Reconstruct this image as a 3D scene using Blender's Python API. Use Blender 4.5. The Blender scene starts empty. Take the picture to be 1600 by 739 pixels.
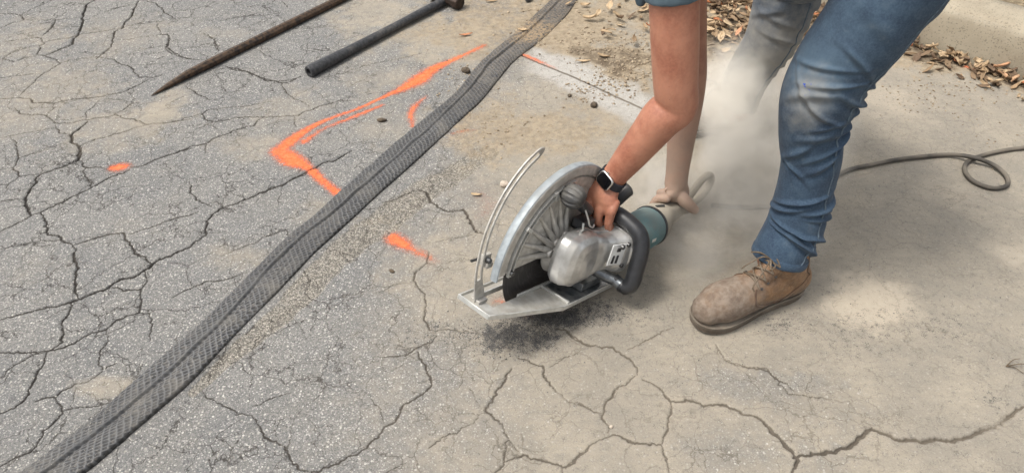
import bpy, bmesh, math, random
import numpy as np
from mathutils import Vector, Matrix
random.seed(4); rng = np.random.default_rng(4)
S = bpy.context.scene; COL = S.collection; R = math.radians

# ------------------------------------------------------------------ camera
H = 1.35; F = 1100.0; PIT = R(43); CX, CY = 800.0, 369.5
cam = bpy.data.cameras.new('camera'); co = bpy.data.objects.new('camera', cam); COL.objects.link(co)
co.location = (0, 0, H); co.rotation_euler = (R(90) - PIT, 0, 0)
cam.sensor_width = 36; cam.lens = 36 * F / 1600; cam.clip_start = .02; cam.clip_end = 500
S.camera = co
# ------------------------------------------------------------------ sky, sun, exposure
SUN = Vector((-.42, -.10, .90)).normalized()
w = bpy.data.worlds.new('World'); S.world = w; w.use_nodes = True
nt = w.node_tree; bgn = nt.nodes['Background']
sky = nt.nodes.new('ShaderNodeTexSky'); sky.sky_type = 'NISHITA'; sky.sun_disc = False
sky.sun_elevation = math.asin(SUN.z); sky.sun_rotation = math.atan2(SUN.x, SUN.y)
sky.dust_density = 6; sky.air_density = 1.2
hs = nt.nodes.new('ShaderNodeHueSaturation'); hs.inputs['Saturation'].default_value = .22
nt.links.new(sky.outputs[0], hs.inputs['Color']); nt.links.new(hs.outputs[0], bgn.inputs[0]); bgn.inputs[1].default_value = .135
sl = bpy.data.lights.new('sun', 'SUN'); sl.energy = 1.5; sl.angle = R(13); sl.color = (1, .94, .85)
so = bpy.data.objects.new('sun', sl); COL.objects.link(so)
so.rotation_euler = SUN.to_track_quat('Z', 'Y').to_euler()
S.view_settings.view_transform = 'Standard'; S.view_settings.look = 'None'
S.view_settings.exposure = .72; S.view_settings.gamma = 1; S.view_settings.use_curve_mapping = False
S.cycles.volume_step_rate = 2.5; S.cycles.volume_bounces = 4; S.cycles.max_bounces = 8

# ------------------------------------------------------------------ survey: where the photograph's points lie on the ground
FW = np.array([0, math.cos(PIT), -math.sin(PIT)]); UP = np.array([0, math.sin(PIT), math.cos(PIT)]); RT = np.array([1., 0, 0])
def G(x, y, z=0.0):
    d = FW + RT * (x - CX) / F - UP * (y - CY) / F
    t = (z - H) / d[2]; return np.array([0, 0, H]) + d * t
def sc(x, y):            # pixels per metre on the ground there
    p = G(x, y) - np.array([0, 0, H]); return F / (p @ FW)

# ------------------------------------------------------------------ mesh helpers
def mesh_obj(name, v, f, mat=None, parent=None, smooth=True, attrs=None):
    me = bpy.data.meshes.new(name); v = np.asarray(v, np.float32)
    if isinstance(f, np.ndarray):
        n, k = f.shape; me.vertices.add(len(v)); me.vertices.foreach_set('co', v.ravel())
        me.loops.add(n * k); me.loops.foreach_set('vertex_index', f.astype(np.int32).ravel())
        me.polygons.add(n); me.polygons.foreach_set('loop_start', np.arange(0, n * k, k, dtype=np.int32))
        me.update(calc_edges=True)
    else: me.from_pydata(v.tolist(), [], f); me.update()
    if smooth: me.polygons.foreach_set('use_smooth', np.ones(len(me.polygons), bool))
    for k_, a in (attrs or {}).items():
        at = me.attributes.new(k_, 'FLOAT', 'POINT'); at.data.foreach_set('value', np.asarray(a, np.float32).ravel())
    if mat: me.materials.append(mat)
    o = bpy.data.objects.new(name, me); COL.objects.link(o)
    if parent: o.parent = parent
    return o
def tag(o, label=None, cat=None, group=None, kind=None):
    for k_, v_ in (('label', label), ('category', cat), ('group', group), ('kind', kind)):
        if v_: o[k_] = v_
    return o
def empty(name, loc=(0, 0, 0), rot=(0, 0, 0)):
    o = bpy.data.objects.new(name, None); o.empty_display_size = .05; COL.objects.link(o); o.location = loc; o.rotation_euler = rot; return o
class MB:
    def __init__(s): s.v = []; s.f = []
    def add(s, v, f):
        b = len(s.v); s.v += [tuple(p) for p in v]; s.f += [[i + b for i in q] for q in f]; return s
    def build(s, name, mat, parent=None, smooth=True, bevel=0, seg=2, sub=0, auto=35):
        o = mesh_obj(name, np.array(s.v), s.f, mat, parent, smooth)
        if bevel:
            m = o.modifiers.new('b', 'BEVEL'); m.width = bevel; m.segments = seg; m.limit_method = 'ANGLE'; m.angle_limit = R(40)
            m.harden_normals = False
        if sub: m = o.modifiers.new('s', 'SUBSURF'); m.levels = m.render_levels = sub
        if smooth and auto and not sub:
            try: o.data.set_sharp_from_angle(angle=R(auto))
            except Exception: pass
        return o
    def box(s, c, d, M=None):
        v = [np.array((x * d[0] / 2, y * d[1] / 2, z * d[2] / 2)) for x in (-1, 1) for y in (-1, 1) for z in (-1, 1)]
        v = [(M @ p if M is not None else p) + np.array(c) for p in v]
        return s.add(v, [[0, 1, 3, 2], [4, 6, 7, 5], [0, 4, 5, 1], [2, 3, 7, 6], [0, 2, 6, 4], [1, 5, 7, 3]])
    def prism(s, poly, axis, a, b):      # polygon extruded along an axis from a to b
        n = len(poly); ins = lambda p, t: np.insert(np.array(p, float), axis, t)
        v = [ins(p, a) for p in poly] + [ins(p, b) for p in poly]
        return s.add(v, [list(range(n))[::-1], list(range(n, 2 * n))] + [[i, (i + 1) % n, n + (i + 1) % n, n + i] for i in range(n)])
    def tube(s, pts, rad, seg=12, cap=True, up=None, flat=1.0):
        v, f = tube_vf(pts, rad, seg, cap, up, flat); return s.add(v, f)
def frames(P, up=None):
    P = np.asarray(P, float); T = np.gradient(P, axis=0); T /= np.linalg.norm(T, axis=1)[:, None] + 1e-12
    u = np.array(up if up is not None else ([0, 0, 1] if abs(T[0][2]) < .9 else [1, 0, 0]), float); U = []
    for t in T:
        u = u - t * (u @ t); u /= np.linalg.norm(u) + 1e-12; U.append(u.copy())
    U = np.array(U); return T, U, np.cross(T, U)
def tube_vf(pts, rad, seg=12, cap=True, up=None, flat=1.0):
    P = np.asarray(pts, float); n = len(P); r = np.broadcast_to(np.asarray(rad, float), (n,)) if np.ndim(rad) < 2 else None
    T, U, W = frames(P, up); a = np.linspace(0, 2 * math.pi, seg, endpoint=False); v = []
    for i in range(n):
        ru, rw = (r[i] * flat, r[i]) if r is not None else rad[i]
        for t in a: v.append(P[i] + U[i] * ru * math.cos(t) + W[i] * rw * math.sin(t))
    f = [[i * seg + j, i * seg + (j + 1) % seg, (i + 1) * seg + (j + 1) % seg, (i + 1) * seg + j] for i in range(n - 1) for j in range(seg)]
    if cap: f += [list(range(seg))[::-1], [(n - 1) * seg + j for j in range(seg)]]
    return v, f
def spline(pts, n):                      # Catmull-Rom through rows of any width
    P = np.asarray(pts, float); P = np.vstack([2 * P[0] - P[1], P, 2 * P[-1] - P[-2]]); m = len(P) - 3
    t = np.linspace(0, m, n); i = np.minimum(t.astype(int), m - 1); t = (t - i)[:, None]
    a, b, c, d = P[i], P[i + 1], P[i + 2], P[i + 3]
    return .5 * (2 * b + (c - a) * t + (2 * a - 5 * b + 4 * c - d) * t ** 2 + (3 * b - a - 3 * c + d) * t ** 3)
def revolve(s, prof, c, ax, seg=48):     # (radius, along) profile about axis ax ('x','y','z') at c
    A = {'x': (1, 2, 0), 'y': (2, 0, 1), 'z': (0, 1, 2)}[ax]; v = []
    for r_, h_ in prof:
        for j in range(seg):
            t = 2 * math.pi * j / seg; p = [0, 0, 0]; p[A[0]] = r_ * math.cos(t); p[A[1]] = r_ * math.sin(t); p[A[2]] = h_; v.append(np.array(p) + c)
    n = len(prof); f = [[i * seg + j, i * seg + (j + 1) % seg, (i + 1) * seg + (j + 1) % seg, (i + 1) * seg + j] for i in range(n - 1) for j in range(seg)]
    if prof[0][0] > 1e-5: f.append(list(range(seg))[::-1])
    if prof[-1][0] > 1e-5: f.append([(n - 1) * seg + j for j in range(seg)])
    return s.add(v, f)
# numpy value noise
_lat = np.random.default_rng(7).random((256, 256))
def vnoise(x, y, cell, seed=0):
    X = np.asarray(x) / cell + seed * 17.3 + 1000; Y = np.asarray(y) / cell + seed * 31.7 + 1000
    i = np.floor(X).astype(int); j = np.floor(Y).astype(int); u = X - i; v = Y - j; u = u * u * (3 - 2 * u); v = v * v * (3 - 2 * v)
    g = lambda a, b: _lat[a & 255, b & 255]
    return (g(i, j) * (1 - u) + g(i + 1, j) * u) * (1 - v) + (g(i, j + 1) * (1 - u) + g(i + 1, j + 1) * u) * v
def fbm(x, y, cell, octv=4, seed=0, gain=.5):
    s = 0; a = 1; t = 0
    for k in range(octv): s = s + a * vnoise(x, y, cell / 2 ** k, seed + k); t += a; a *= gain
    return s / t
def sstep(a, b, x): t = np.clip((x - a) / (b - a), 0, 1); return t * t * (3 - 2 * t)

# ------------------------------------------------------------------ materials
class NT:
    def __init__(s, name):
        s.m = bpy.data.materials.new(name); s.m.use_nodes = True; s.t = s.m.node_tree; s.n = s.t.nodes; s.b = s.n['Principled BSDF']; s.o = s.n['Material Output']
        s.tc = s.n.new('ShaderNodeTexCoord')
    def L(s, a, b): s.t.links.new(a, b)
    def put(s, sock, v):
        if hasattr(v, 'is_output') or isinstance(v, bpy.types.NodeSocket): s.L(v, sock)
        elif isinstance(v, tuple) and len(v) == 3 and sock.type == 'RGBA': sock.default_value = (*v, 1)
        else: sock.default_value = v
    def noise(s, scale, det=4, rough=.55, vec=None, dist=0, out=0):
        n = s.n.new('ShaderNodeTexNoise'); n.inputs['Scale'].default_value = scale; n.inputs['Detail'].default_value = det; n.inputs['Roughness'].default_value = rough; n.inputs['Distortion'].default_value = dist
        s.L(vec or s.tc.outputs['Object'], n.inputs['Vector']); return n.outputs[out]
    def vor(s, scale, vec=None, feat='F1', out='Distance', rnd=1):
        n = s.n.new('ShaderNodeTexVoronoi'); n.feature = feat; n.inputs['Scale'].default_value = scale; n.inputs['Randomness'].default_value = rnd
        s.L(vec or s.tc.outputs['Object'], n.inputs['Vector']); return n.outputs[out]
    def math(s, op, a, b=0.0, clamp=False):
        n = s.n.new('ShaderNodeMath'); n.operation = op; n.use_clamp = clamp; s.put(n.inputs[0], a); s.put(n.inputs[1], b); return n.outputs[0]
    def mr(s, v, a, b, c=0.0, d=1.0, smooth=True):
        n = s.n.new('ShaderNodeMapRange'); n.interpolation_type = 'SMOOTHSTEP' if smooth else 'LINEAR'
        for k_, x in zip(range(5), (v, a, b, c, d)): s.put(n.inputs[k_], x)
        return n.outputs[0]
    def mix(s, f, a, b, mode='MIX'):
        n = s.n.new('ShaderNodeMix'); n.data_type = 'RGBA'; n.blend_type = mode; s.put(n.inputs[0], f); s.put(n.inputs[6], a); s.put(n.inputs[7], b); return n.outputs[2]
    def attr(s, name):
        n = s.n.new('ShaderNodeAttribute'); n.attribute_name = name; return n.outputs['Fac']
    def sep(s, v):
        n = s.n.new('ShaderNodeSeparateXYZ'); s.L(v, n.inputs[0]); return n.outputs
    def vm(s, op, a, b):
        n = s.n.new('ShaderNodeVectorMath'); n.operation = op; s.put(n.inputs[0], a); s.put(n.inputs[1], b); return n.outputs[1 if op in ('DISTANCE', 'LENGTH') else 0]
    def bump(s, h, strength=.5, dist=.001):
        n = s.n.new('ShaderNodeBump'); n.inputs['Strength'].default_value = strength; n.inputs['Distance'].default_value = dist; s.L(h, n.inputs['Height']); s.L(n.outputs[0], s.b.inputs['Normal'])
    def col(s, c): s.put(s.b.inputs['Base Color'], c)
    def rough(s, v): s.put(s.b.inputs['Roughness'], v)
    def metal(s, v): s.put(s.b.inputs['Metallic'], v)
DUST = (.27, .235, .19)
def simple(name, c, rough=.6, metal=0.0, var=.15, dust=.0, scale=60, bump=.15, dustc=DUST, c2=None, bd=.0006):
    """base colour with wear noise, settled dust on faces that look up, fine bump"""
    k = NT(name); n1 = k.noise(scale, 5); n2 = k.noise(scale / 6, 4, dist=.3)
    c2 = c2 or tuple(x * (1 - var * 2) for x in c)
    a = k.mix(k.mr(n1, .35, .65), c, c2)
    a = k.mix(k.mr(n2, .4, .7, 0, var), a, tuple(min(1, x * 1.5 + .02) for x in c))
    if dust:
        ge = k.n.new('ShaderNodeNewGeometry'); z = k.sep(ge.outputs['Normal'])[2]
        d = k.math('MULTIPLY', k.mr(z, -.3, .9, .35, 1), k.mr(k.math('ADD', k.math('MULTIPLY', n2, .7), k.math('MULTIPLY', n1, .3)), .62 - dust * .5, .95 - dust * .6), True)
        d = k.math('MULTIPLY', d, min(1, dust * 1.3), True)
        a = k.mix(d, a, dustc)
        k.rough(k.mr(d, 0, 1, rough, .92)); k.metal(k.mr(d, 0, .8, metal, 0.0))
    else: k.rough(k.mr(n1, .2, .8, rough * .85, min(1, rough * 1.15))); k.metal(metal)
    k.col(a)
    if bump: k.bump(n1, bump, bd)
    return k.m

# ================================================================== GROUND
# crack lines surveyed off the photograph: (x0, y0, zoom), then 'width_mm: x,y x,y ...' separated by |
CR = [((0, 0, 2.957), "4:440,0 400,25 388,45 380,100 370,150 340,190 330,208 230,250 205,258|2:0,65 75,65 95,72 112,92 100,100 40,115 0,135|1.5:95,72 150,42 240,5|2:112,90 250,95 380,80|3:255,95 245,130 190,170|1.3:255,122 380,125|2:0,198 90,185 170,175 190,180 208,200 185,215 175,250 205,260 250,270 280,290 200,340 150,380 90,440|2:205,205 120,225 50,245 0,275|2.5:0,272 60,285 110,268 170,258|2:280,290 380,270 450,265 515,275 550,295 610,308 625,340 660,358 700,358 760,345|2:0,358 80,350 190,340|2.5:208,195 330,175 370,160 480,145 570,130 640,112 740,98|3:495,50 620,20|3:640,5 620,40 615,75 575,105 570,130 530,150 520,185 525,200 480,245 445,275|1.5:520,190 600,182 740,160 770,158 785,185 770,205 775,235 820,262 887,272|2:650,0 710,15 750,40 760,60 800,85 887,78|1.5:725,100 728,135 745,160|1.2:300,330 420,330|1.5:390,325 385,370 400,380|1.5:380,400 350,450|2.5:0,455 70,450 140,455 155,475 250,472 350,455 480,440 560,425 640,395 690,365|1.5:470,455 400,520 395,550|1.5:250,475 245,500 215,530|2:65,495 100,525 200,530 230,545 260,568 300,570 400,555 525,530 600,550 680,575 887,548|2:615,475 525,530|1.5:480,455 560,460 615,472|2:255,575 275,610 330,625|2:0,635 50,625 200,600 255,590|2:45,630 75,660 85,739|4:405,560 330,625 335,650 365,680 360,739|2:370,670 480,635 680,575|1.5:330,650 220,685 100,725"),
((250, 50, 2.957), "2:0,10 40,15 35,70 70,100 130,125 210,130|1.5:200,10 260,40 270,90|1.5:90,80 180,65 255,50|2.5:300,160 390,180 450,205 560,235 600,230 650,205|2:560,235 580,270 600,300 650,315 690,345|1.5:0,422 90,410 190,378 240,355 400,340 520,322|2:190,380 210,400 240,418 350,395 470,390 560,390 640,382 740,340 830,318 887,318|1.5:240,418 180,445|2.5:0,580 60,565 140,530 210,515 250,490 330,460 430,430 480,390|2:215,520 210,560|1.5:620,390 630,440|3:887,548 820,585 730,620 660,655 560,710 470,739|1.8:120,250 170,285 230,315|1.5:460,85 490,110|1.7:680,75 750,88 800,85"),
((0, 230, 2.957), "4:375,0 360,60 200,118 180,130 120,225 112,260 130,300 145,315|3:145,315 70,350 0,390|3:145,315 240,275 350,220 420,185 510,140 600,105|2.5:360,60 400,90 500,98|2.3:400,90 385,110 420,185|2.5:600,92 660,88 730,50 800,32 887,5|2:80,10 85,50 65,95 90,135 180,122|2:90,135 40,170 0,172|1.5:35,170 20,215|1.3:0,105 65,90|1.4:85,50 150,30 240,5|2.5:0,250 110,240|3:185,300 215,345 225,400 270,410 290,430 335,450|1.4:205,435 280,430|1.4:0,470 120,445 210,430|3.5:335,455 345,510 355,570 350,640 360,695|3:335,455 440,415 560,395 600,440 620,490 665,505 700,540|2:605,400 690,375 740,355 820,320 887,312|4:887,455 790,500 720,525 700,545 665,575 600,605 550,615 510,645 430,680 360,700 310,722 250,739|2.5:520,648 580,662 650,655 655,720|2.5:670,575 675,620 650,660|3:655,700 650,739"),
((250, 270, 2.957), "3:680,0 560,60 440,100 350,140 275,170 240,195 210,220 215,285 150,335 40,385 0,400|2:135,40 140,90 175,125 240,155|2:90,205 180,180|1.3:220,280 300,270|1.5:600,255 520,285 400,340 280,385|2:400,460 340,480 250,500 160,520 60,575|1.3:290,290 320,370"),
((0, 470, 2.747), "2.5:0,80 60,70 140,45 200,30 320,5|3:300,10 310,25 270,90 262,180 210,215|2.5:0,222 80,218 160,222 210,215 300,185 400,140 460,120 500,85 590,50 610,0|2:590,50 640,60 650,100 645,170|1.8:455,120 460,180 430,220 425,270 440,290 500,265|3:200,220 200,260 130,360 110,425 60,460 0,480|2:10,330 40,290 120,245 190,220|2.3:440,300 380,345 290,370 230,410 150,430|2.3:235,415 270,440 275,475 250,510 190,550 175,590 140,640 60,670 0,705|1.3:270,470 330,462 480,430"),
((300, 480, 2.853), "1.5:45,370 60,405 130,425 220,480 265,480|2:265,480 290,520 330,570 400,610 440,680 470,720 530,735 600,715 680,680 750,640 800,600 850,545 860,520 900,510|1.8:855,515 830,440 800,405|1.5:270,440 330,415 440,380"),
((600, 480, 2.853), "2.5:0,530 50,510 90,440 150,395 205,350 200,310 175,250 150,195|3:185,0 180,50 205,100|2:0,220 100,205 150,175 200,150 235,125|1.6:205,100 300,100 400,110|3:570,270 520,350 480,405 455,460 520,510 555,580|2.5:555,590 540,600 545,685 490,739|2.5:545,685 620,655 700,670 770,695 800,715 850,690 870,650 913,620|2:560,590 600,640|2:795,715 795,739|1.8:430,470 390,515 325,550 260,575 200,625|1.5:380,360 410,400 435,450|2.6:600,225 700,255 750,360 820,410 913,445|2.5:770,90 820,100 860,145 913,175|1.5:740,265 800,225 913,180|1.6:0,739 50,715 100,690"),
((880, 480, 2.853), "3:0,90 60,140 100,170 220,175 280,220 330,270 330,300|1.8:285,190 370,150 440,110 490,90|2.5:320,305 250,360 180,440 170,470 210,530 200,555|2.5:0,400 60,430 170,470|3:355,322 420,350 480,415 600,420 640,435 700,435 800,460 890,500 940,560 1027,640|3:480,415 485,470 470,540 440,610|3:440,610 380,615 300,590 220,565 200,575|2:200,575 130,615 80,650 40,690 10,715|3:440,615 460,680 475,739|2:680,165 700,205 730,245 820,265 910,275 960,320 1027,370"),
((1060, 370, 2.002), "5:360,690 380,685 450,680 500,660 560,635 610,600 680,630 760,635 880,630 940,615 1010,580 1040,550 1081,530|4.5:240,560 300,610 350,665 375,690 355,739|1.3:120,340 140,380 180,400 280,415 350,490 400,500 540,515 560,550 610,600"),
((540, 270, 3.214), "3.5:340,85 390,85 415,110 430,145 480,180 520,190 590,185 620,220 640,270 655,295 707,308|2.2:345,85 200,145|1.6:640,310 560,325 410,355|2.8:420,395 405,450 350,500 340,540 395,600 395,650 410,700|1.6:340,550 290,545 160,600"),
((300, 0, 5.0), "2.5:220,165 330,140 400,130 500,120 580,120|1.6:90,260 180,300 180,340 210,400|2.2:260,520 330,545 430,560 500,590 600,635 740,635 860,600|1.7:1110,580 1200,570 1280,560|1.5:700,10 750,60|1.4:1030,300 1090,270 1180,250"),
((540, 0, 2.31), "1.5:0,260 100,230 230,205 300,185|2:500,500 520,530 545,550")]
KERF = [G(815, 88)[:2], G(900, 123)[:2], G(1000, 169)[:2], G(1062, 197)[:2]]
xs = np.arange(-2.4, 2.45, .0026); ys = [.66]
while ys[-1] < 3.2: ys.append(ys[-1] + .0022 + .0012 * (ys[-1] - .66))
far = np.array([.03, .1, .25, .6, 1.2, 2.5, 5, 10, 20, 40])
xs = np.concatenate([(xs[0] - far)[::-1], xs, xs[-1] + far]); ys = np.concatenate([(ys[0] - far)[::-1], ys, ys[-1] + far])
X, Y = np.meshgrid(xs, ys); NY, NX = X.shape
crack = np.zeros_like(X); cdep = np.zeros_like(X)
def stamp(arr, x, y, r, val, pw=1.0):
    i0, i1 = np.searchsorted(xs, (x - r, x + r)); j0, j1 = np.searchsorted(ys, (y - r, y + r))
    if i1 <= i0 or j1 <= j0: return
    d = np.hypot(X[j0:j1, i0:i1] - x, Y[j0:j1, i0:i1] - y) / r
    s = arr[j0:j1, i0:i1]; np.maximum(s, val * np.clip(1 - d, 0, 1) ** pw, out=s)
def jitter(P, step, amp, seed):
    P = np.asarray(P); L = np.r_[0, np.cumsum(np.linalg.norm(np.diff(P, axis=0), axis=1))]; t = np.arange(0, L[-1] + step, step)
    Q = np.stack([np.interp(t, L, P[:, 0]), np.interp(t, L, P[:, 1])], 1)
    env = np.minimum(1, np.minimum(t, max(L[-1], 1e-6) - t).clip(0) / .02)[:, None]
    o = t * 0 + seed * 3.7
    return Q + env * amp * np.stack([fbm(t, o, .03, 5, 1, .74) - .5, fbm(t, o, .03, 5, 9, .74) - .5], 1) * 2, t
cs = 0
for (ox, oy, z_), txt in CR:
    for line in txt.split('|'):
        wmm, pts = line.split(':'); wmm = float(wmm); cs += 1
        P = [G(ox + float(a) / z_, oy + float(b) / z_)[:2] for a, b in (q.split(',') for q in pts.split())]
        Q, t = jitter(P, .0014, .012, cs)
        endf = np.clip(np.minimum(t, t[-1] - t) / .05, 0, 1) * .45 + .55; wv = wmm / 1000 * (.28 + 1.0 * fbm(t, t * 0 + cs, .018, 4, 3, .8)) * endf * 1.12 * (1 + .35 * float(sstep(1.3, 2.3, Q[:, 1].mean())))
        for (x, y), ww in zip(Q, wv):
            rr = max(ww * 1.0, .0021); stamp(crack, x, y, rr + .0010, min(1.5, .48 + ww / .0026)); stamp(cdep, x, y, rr + .0008, min(.012, ww * 2.6), .8)
            if ww > .0038: stamp(crack, x, y, ww * 2.4, .22)
Q, t = jitter(KERF, .002, .0015, 5)
for x, y in Q: stamp(crack, x, y, .0058, 1.9); stamp(cdep, x, y, .0052, .010)
for k_s, line in enumerate(["1325,262 1380,246 1440,240 1500,246", "1330,275 1400,262 1460,262", "1385,262 1420,280 1470,305 1530,325 1600,345", "1400,285 1450,312 1500,330", "1455,388 1480,400 1500,412", "1440,384 1462,396 1480,410 1495,420", "1470,420 1485,405", "1180,240 1230,250 1300,245", "1300,350 1360,345 1420,352", "1540,190 1570,205 1600,210", "1400,215 1440,205 1500,208", "1330,420 1350,432 1375,436", "1500,470 1540,462 1580,470", "1120,700 1160,690 1200,695"]):
    Q, t = jitter([G(*map(float, q.split(',')))[:2] for q in line.split()], .002, .006, 300 + k_s)
    for (x, y), b_ in zip(Q, fbm(t, t * 0 + k_s, .03, 3, 5, .7)):
        if b_ > .42: stamp(crack, x, y, .0045, .42 * b_ + .12); stamp(cdep, x, y, .0055, .003)
kd = np.full_like(X, 9.0)                                  # distance to the saw kerf and to the trench edge
for a, b in zip(KERF[:-1], KERF[1:]):
    d = b - a; tt = np.clip(((X - a[0]) * d[0] + (Y - a[1]) * d[1]) / (d @ d), 0, 1); kd = np.minimum(kd, np.hypot(X - a[0] - tt * d[0], Y - a[1] - tt * d[1]))
nB = (fbm(X, Y, .05, 5, 77, .62) - .5) * 1.3
def blob(lst, seed=0, wob=.45):
    out = np.zeros_like(X); n = (fbm(X, Y, .18, 4, seed) - .5) * 2 * wob
    for px, py, rx, ry, a in lst:
        c = G(px, py); s = sc(px, py); vy = sc(px, py) * abs(c[1] and (H / math.hypot(H, c[1])))
        d = np.sqrt(((X - c[0]) * s / rx) ** 2 + ((Y - c[1]) * vy / ry) ** 2) + n + nB
        out = np.maximum(out, a * sstep(1.45, .25, d))
    return out
# fine concrete dust thrown by the saw lies over the right half
lineA = G(640, 739); lineB = G(760, 250); dv = (lineB - lineA)[:2]; dv /= np.linalg.norm(dv)
side = (X - lineA[0]) * dv[1] - (Y - lineA[1]) * dv[0]
n_big = fbm(X, Y, .35, 5, 2); n_mid = fbm(X, Y, .06, 4, 12)
dust = sstep(-.42, .48, side + (n_big - .5) * .5) * .95
dust = np.maximum(dust, blob([(1150, 440, 330, 170, 1), (1400, 330, 300, 200, 1), (1000, 620, 200, 60, .75), (720, 420, 120, 110, .55), (1300, 600, 300, 110, .82), (1360, 470, 80, 60, 1.15), (1130, 330, 160, 80, 1.1)], 3))  # saw dust; the small strong blob at right helps paint a sun patch
dust *= 1 - blob([(1190, 600, 150, 34, .55), (1300, 640, 120, 30, .35), (1150, 700, 200, 40, .5)], 4)
dust = np.maximum(dust, blob([(60, 150, 150, 90, .46), (175, 200, 120, 55, .48), (40, 60, 90, 40, .42), (190, 50, 90, 40, .4), (250, 180, 40, 45, .72), (450, 170, 80, 35, .42), (340, 55, 70, 22, .35), (590, 20, 90, 40, .7),
    (390, 225, 60, 25, .5), (390, 400, 90, 30, .45), (165, 605, 50, 16, .6), (500, 330, 60, 30, .5), (620, 200, 90, 30, .45), (210, 350, 60, 30, .25), (50, 420, 60, 30, .25), (700, 60, 130, 60, .8), (610, 120, 90, 40, .5)], 5) * (.6 + .5 * n_mid))
pale = 1.2 * sstep(.125, .06, kd + (n_mid - .5) * .08) * sstep(G(815, 88)[0] - .02, G(850, 100)[0], X)
dirt = blob([(760, 30, 110, 60, .75), (900, 40, 130, 60, 1), (965, 100, 90, 50, 1.35), (1130, 40, 160, 60, 1.35), (1130, 115, 110, 50, .9), (760, 190, 90, 60, .75), (860, 205, 110, 45, .8), (650, 60, 60, 50, .35), (1260, 50, 90, 50, 1.35),
    (950, 180, 60, 30, .6), (590, 350, 60, 14, .25), (1480, 88, 120, 26, 1.5), (1590, 122, 60, 22, 1.5), (1350, 80, 70, 35, .5)], 6, .5) * (1 - .9 * pale)
lineK = (X + Y - 4.10); dirt = np.maximum(dirt, sstep(-.10, .0, lineK + (n_mid - .5) * .1) * .9)
dirt = np.maximum(dirt, sstep(3.0, 3.5, Y + X * .3) * .8)
hoseR = [(36, 792), (135, 739), (204, 679), (300, 597), (372, 520), (439, 453), (493, 395), (550, 344), (575, 320), (648, 255), (752, 160), (800, 100), (850, 62), (886, 26), (906, -4), (930, -50)]
hoseL = [(-60, 792), (36, 739), (156, 648), (218, 590), (300, 521), (371, 450), (450, 371), (493, 338), (540, 294), (600, 240), (665, 186), (713, 147), (750, 100), (817, 43), (868, -4), (890, -50)]
gs = np.full_like(X, 9.0); GP = [G(a, b)[:2] for a, b in [(300, 612), (372, 545), (450, 478), (540, 385), (600, 345), (660, 300), (700, 280), (760, 240)]]
for a, b in zip(GP[:-1], GP[1:]):
    d = b - a; tt = np.clip(((X - a[0]) * d[0] + (Y - a[1]) * d[1]) / (d @ d), 0, 1); gs = np.minimum(gs, np.hypot(X - a[0] - tt * d[0], Y - a[1] - tt * d[1]))
gw = np.interp(X, [GP[0][0], GP[2][0], GP[4][0], GP[7][0]], [.012, .04, .06, .04])
grit = sstep(1.15, .8, gs / gw + (n_mid - .5) * .5)
grit = np.maximum(grit, blob([(1250, 610, 110, 16, .4), (1420, 650, 60, 20, .35)], 8))
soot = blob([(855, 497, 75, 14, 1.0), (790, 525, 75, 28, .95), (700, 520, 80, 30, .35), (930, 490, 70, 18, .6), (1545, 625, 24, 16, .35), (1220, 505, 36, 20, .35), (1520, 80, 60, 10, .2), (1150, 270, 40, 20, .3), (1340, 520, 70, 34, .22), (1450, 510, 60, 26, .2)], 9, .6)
bright = blob([(1360, 470, 80, 46, .9), (1480, 300, 60, 30, .5), (1590, 400, 50, 30, .7), (1110, 380, 60, 30, .4), (1395, 150, 70, 40, .5), (1010, 330, 50, 40, .3)], 14, .3)  # dappled sun patches on the ground, painted in as colour
prints = blob([(1545, 625, 26, 17, 1), (1230, 500, 34, 16, .9), (1210, 520, 30, 10, .9), (1430, 150, 60, 24, .5), (1500, 190, 90, 16, .5), (1380, 440, 30, 24, .4), (1460, 480, 60, 30, .5), (1310, 560, 60, 30, .4)], 10, .7)
relief = .0007 * (fbm(X, Y, .008, 3, 20) - .5) * 2 * (1 - .4 * np.clip(dust, 0, 1)) + .006 * (fbm(X, Y, .5, 3, 21) - .5)
relief += grit * (-.0035 + .0075 * (fbm(X, Y, .011, 3, 22, .7) - .4)) + dirt * (.005 * (fbm(X, Y, .035, 5, 23, .62) - .45) + .003)
relief += prints * .003 * (fbm(X, Y, .012, 3, 24) - .5) + np.clip(dust, 0, 1) * .0022 * (fbm(X, Y, .045, 4, 25) - .5)
relief += pale * .002 * (fbm(X, Y, .02, 4, 26) - .3)
inner = sstep(2.6, 2.3, np.abs(X)) * sstep(3.4, 3.2, Y) * sstep(.4, .6, Y)
fill = 1 - .55 * np.clip(dust, 0, 1) * sstep(.45, .62, fbm(X, Y, .12, 3, 28))       # dust has filled some of the cracks
ncut = np.maximum(sstep(.02, .01, kd), 1 - .85 * np.clip(dirt, 0, 1)); crack *= np.maximum(fill * (1 - .22 * np.clip(dust, 0, 1)), sstep(.02, .01, kd)) * ncut; cdep *= fill * ncut
Z = relief * inner - cdep
idx = np.arange(NY * NX).reshape(NY, NX)
faces = np.stack([idx[:-1, :-1], idx[:-1, 1:], idx[1:, 1:], idx[1:, :-1]], -1).reshape(-1, 4)

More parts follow.
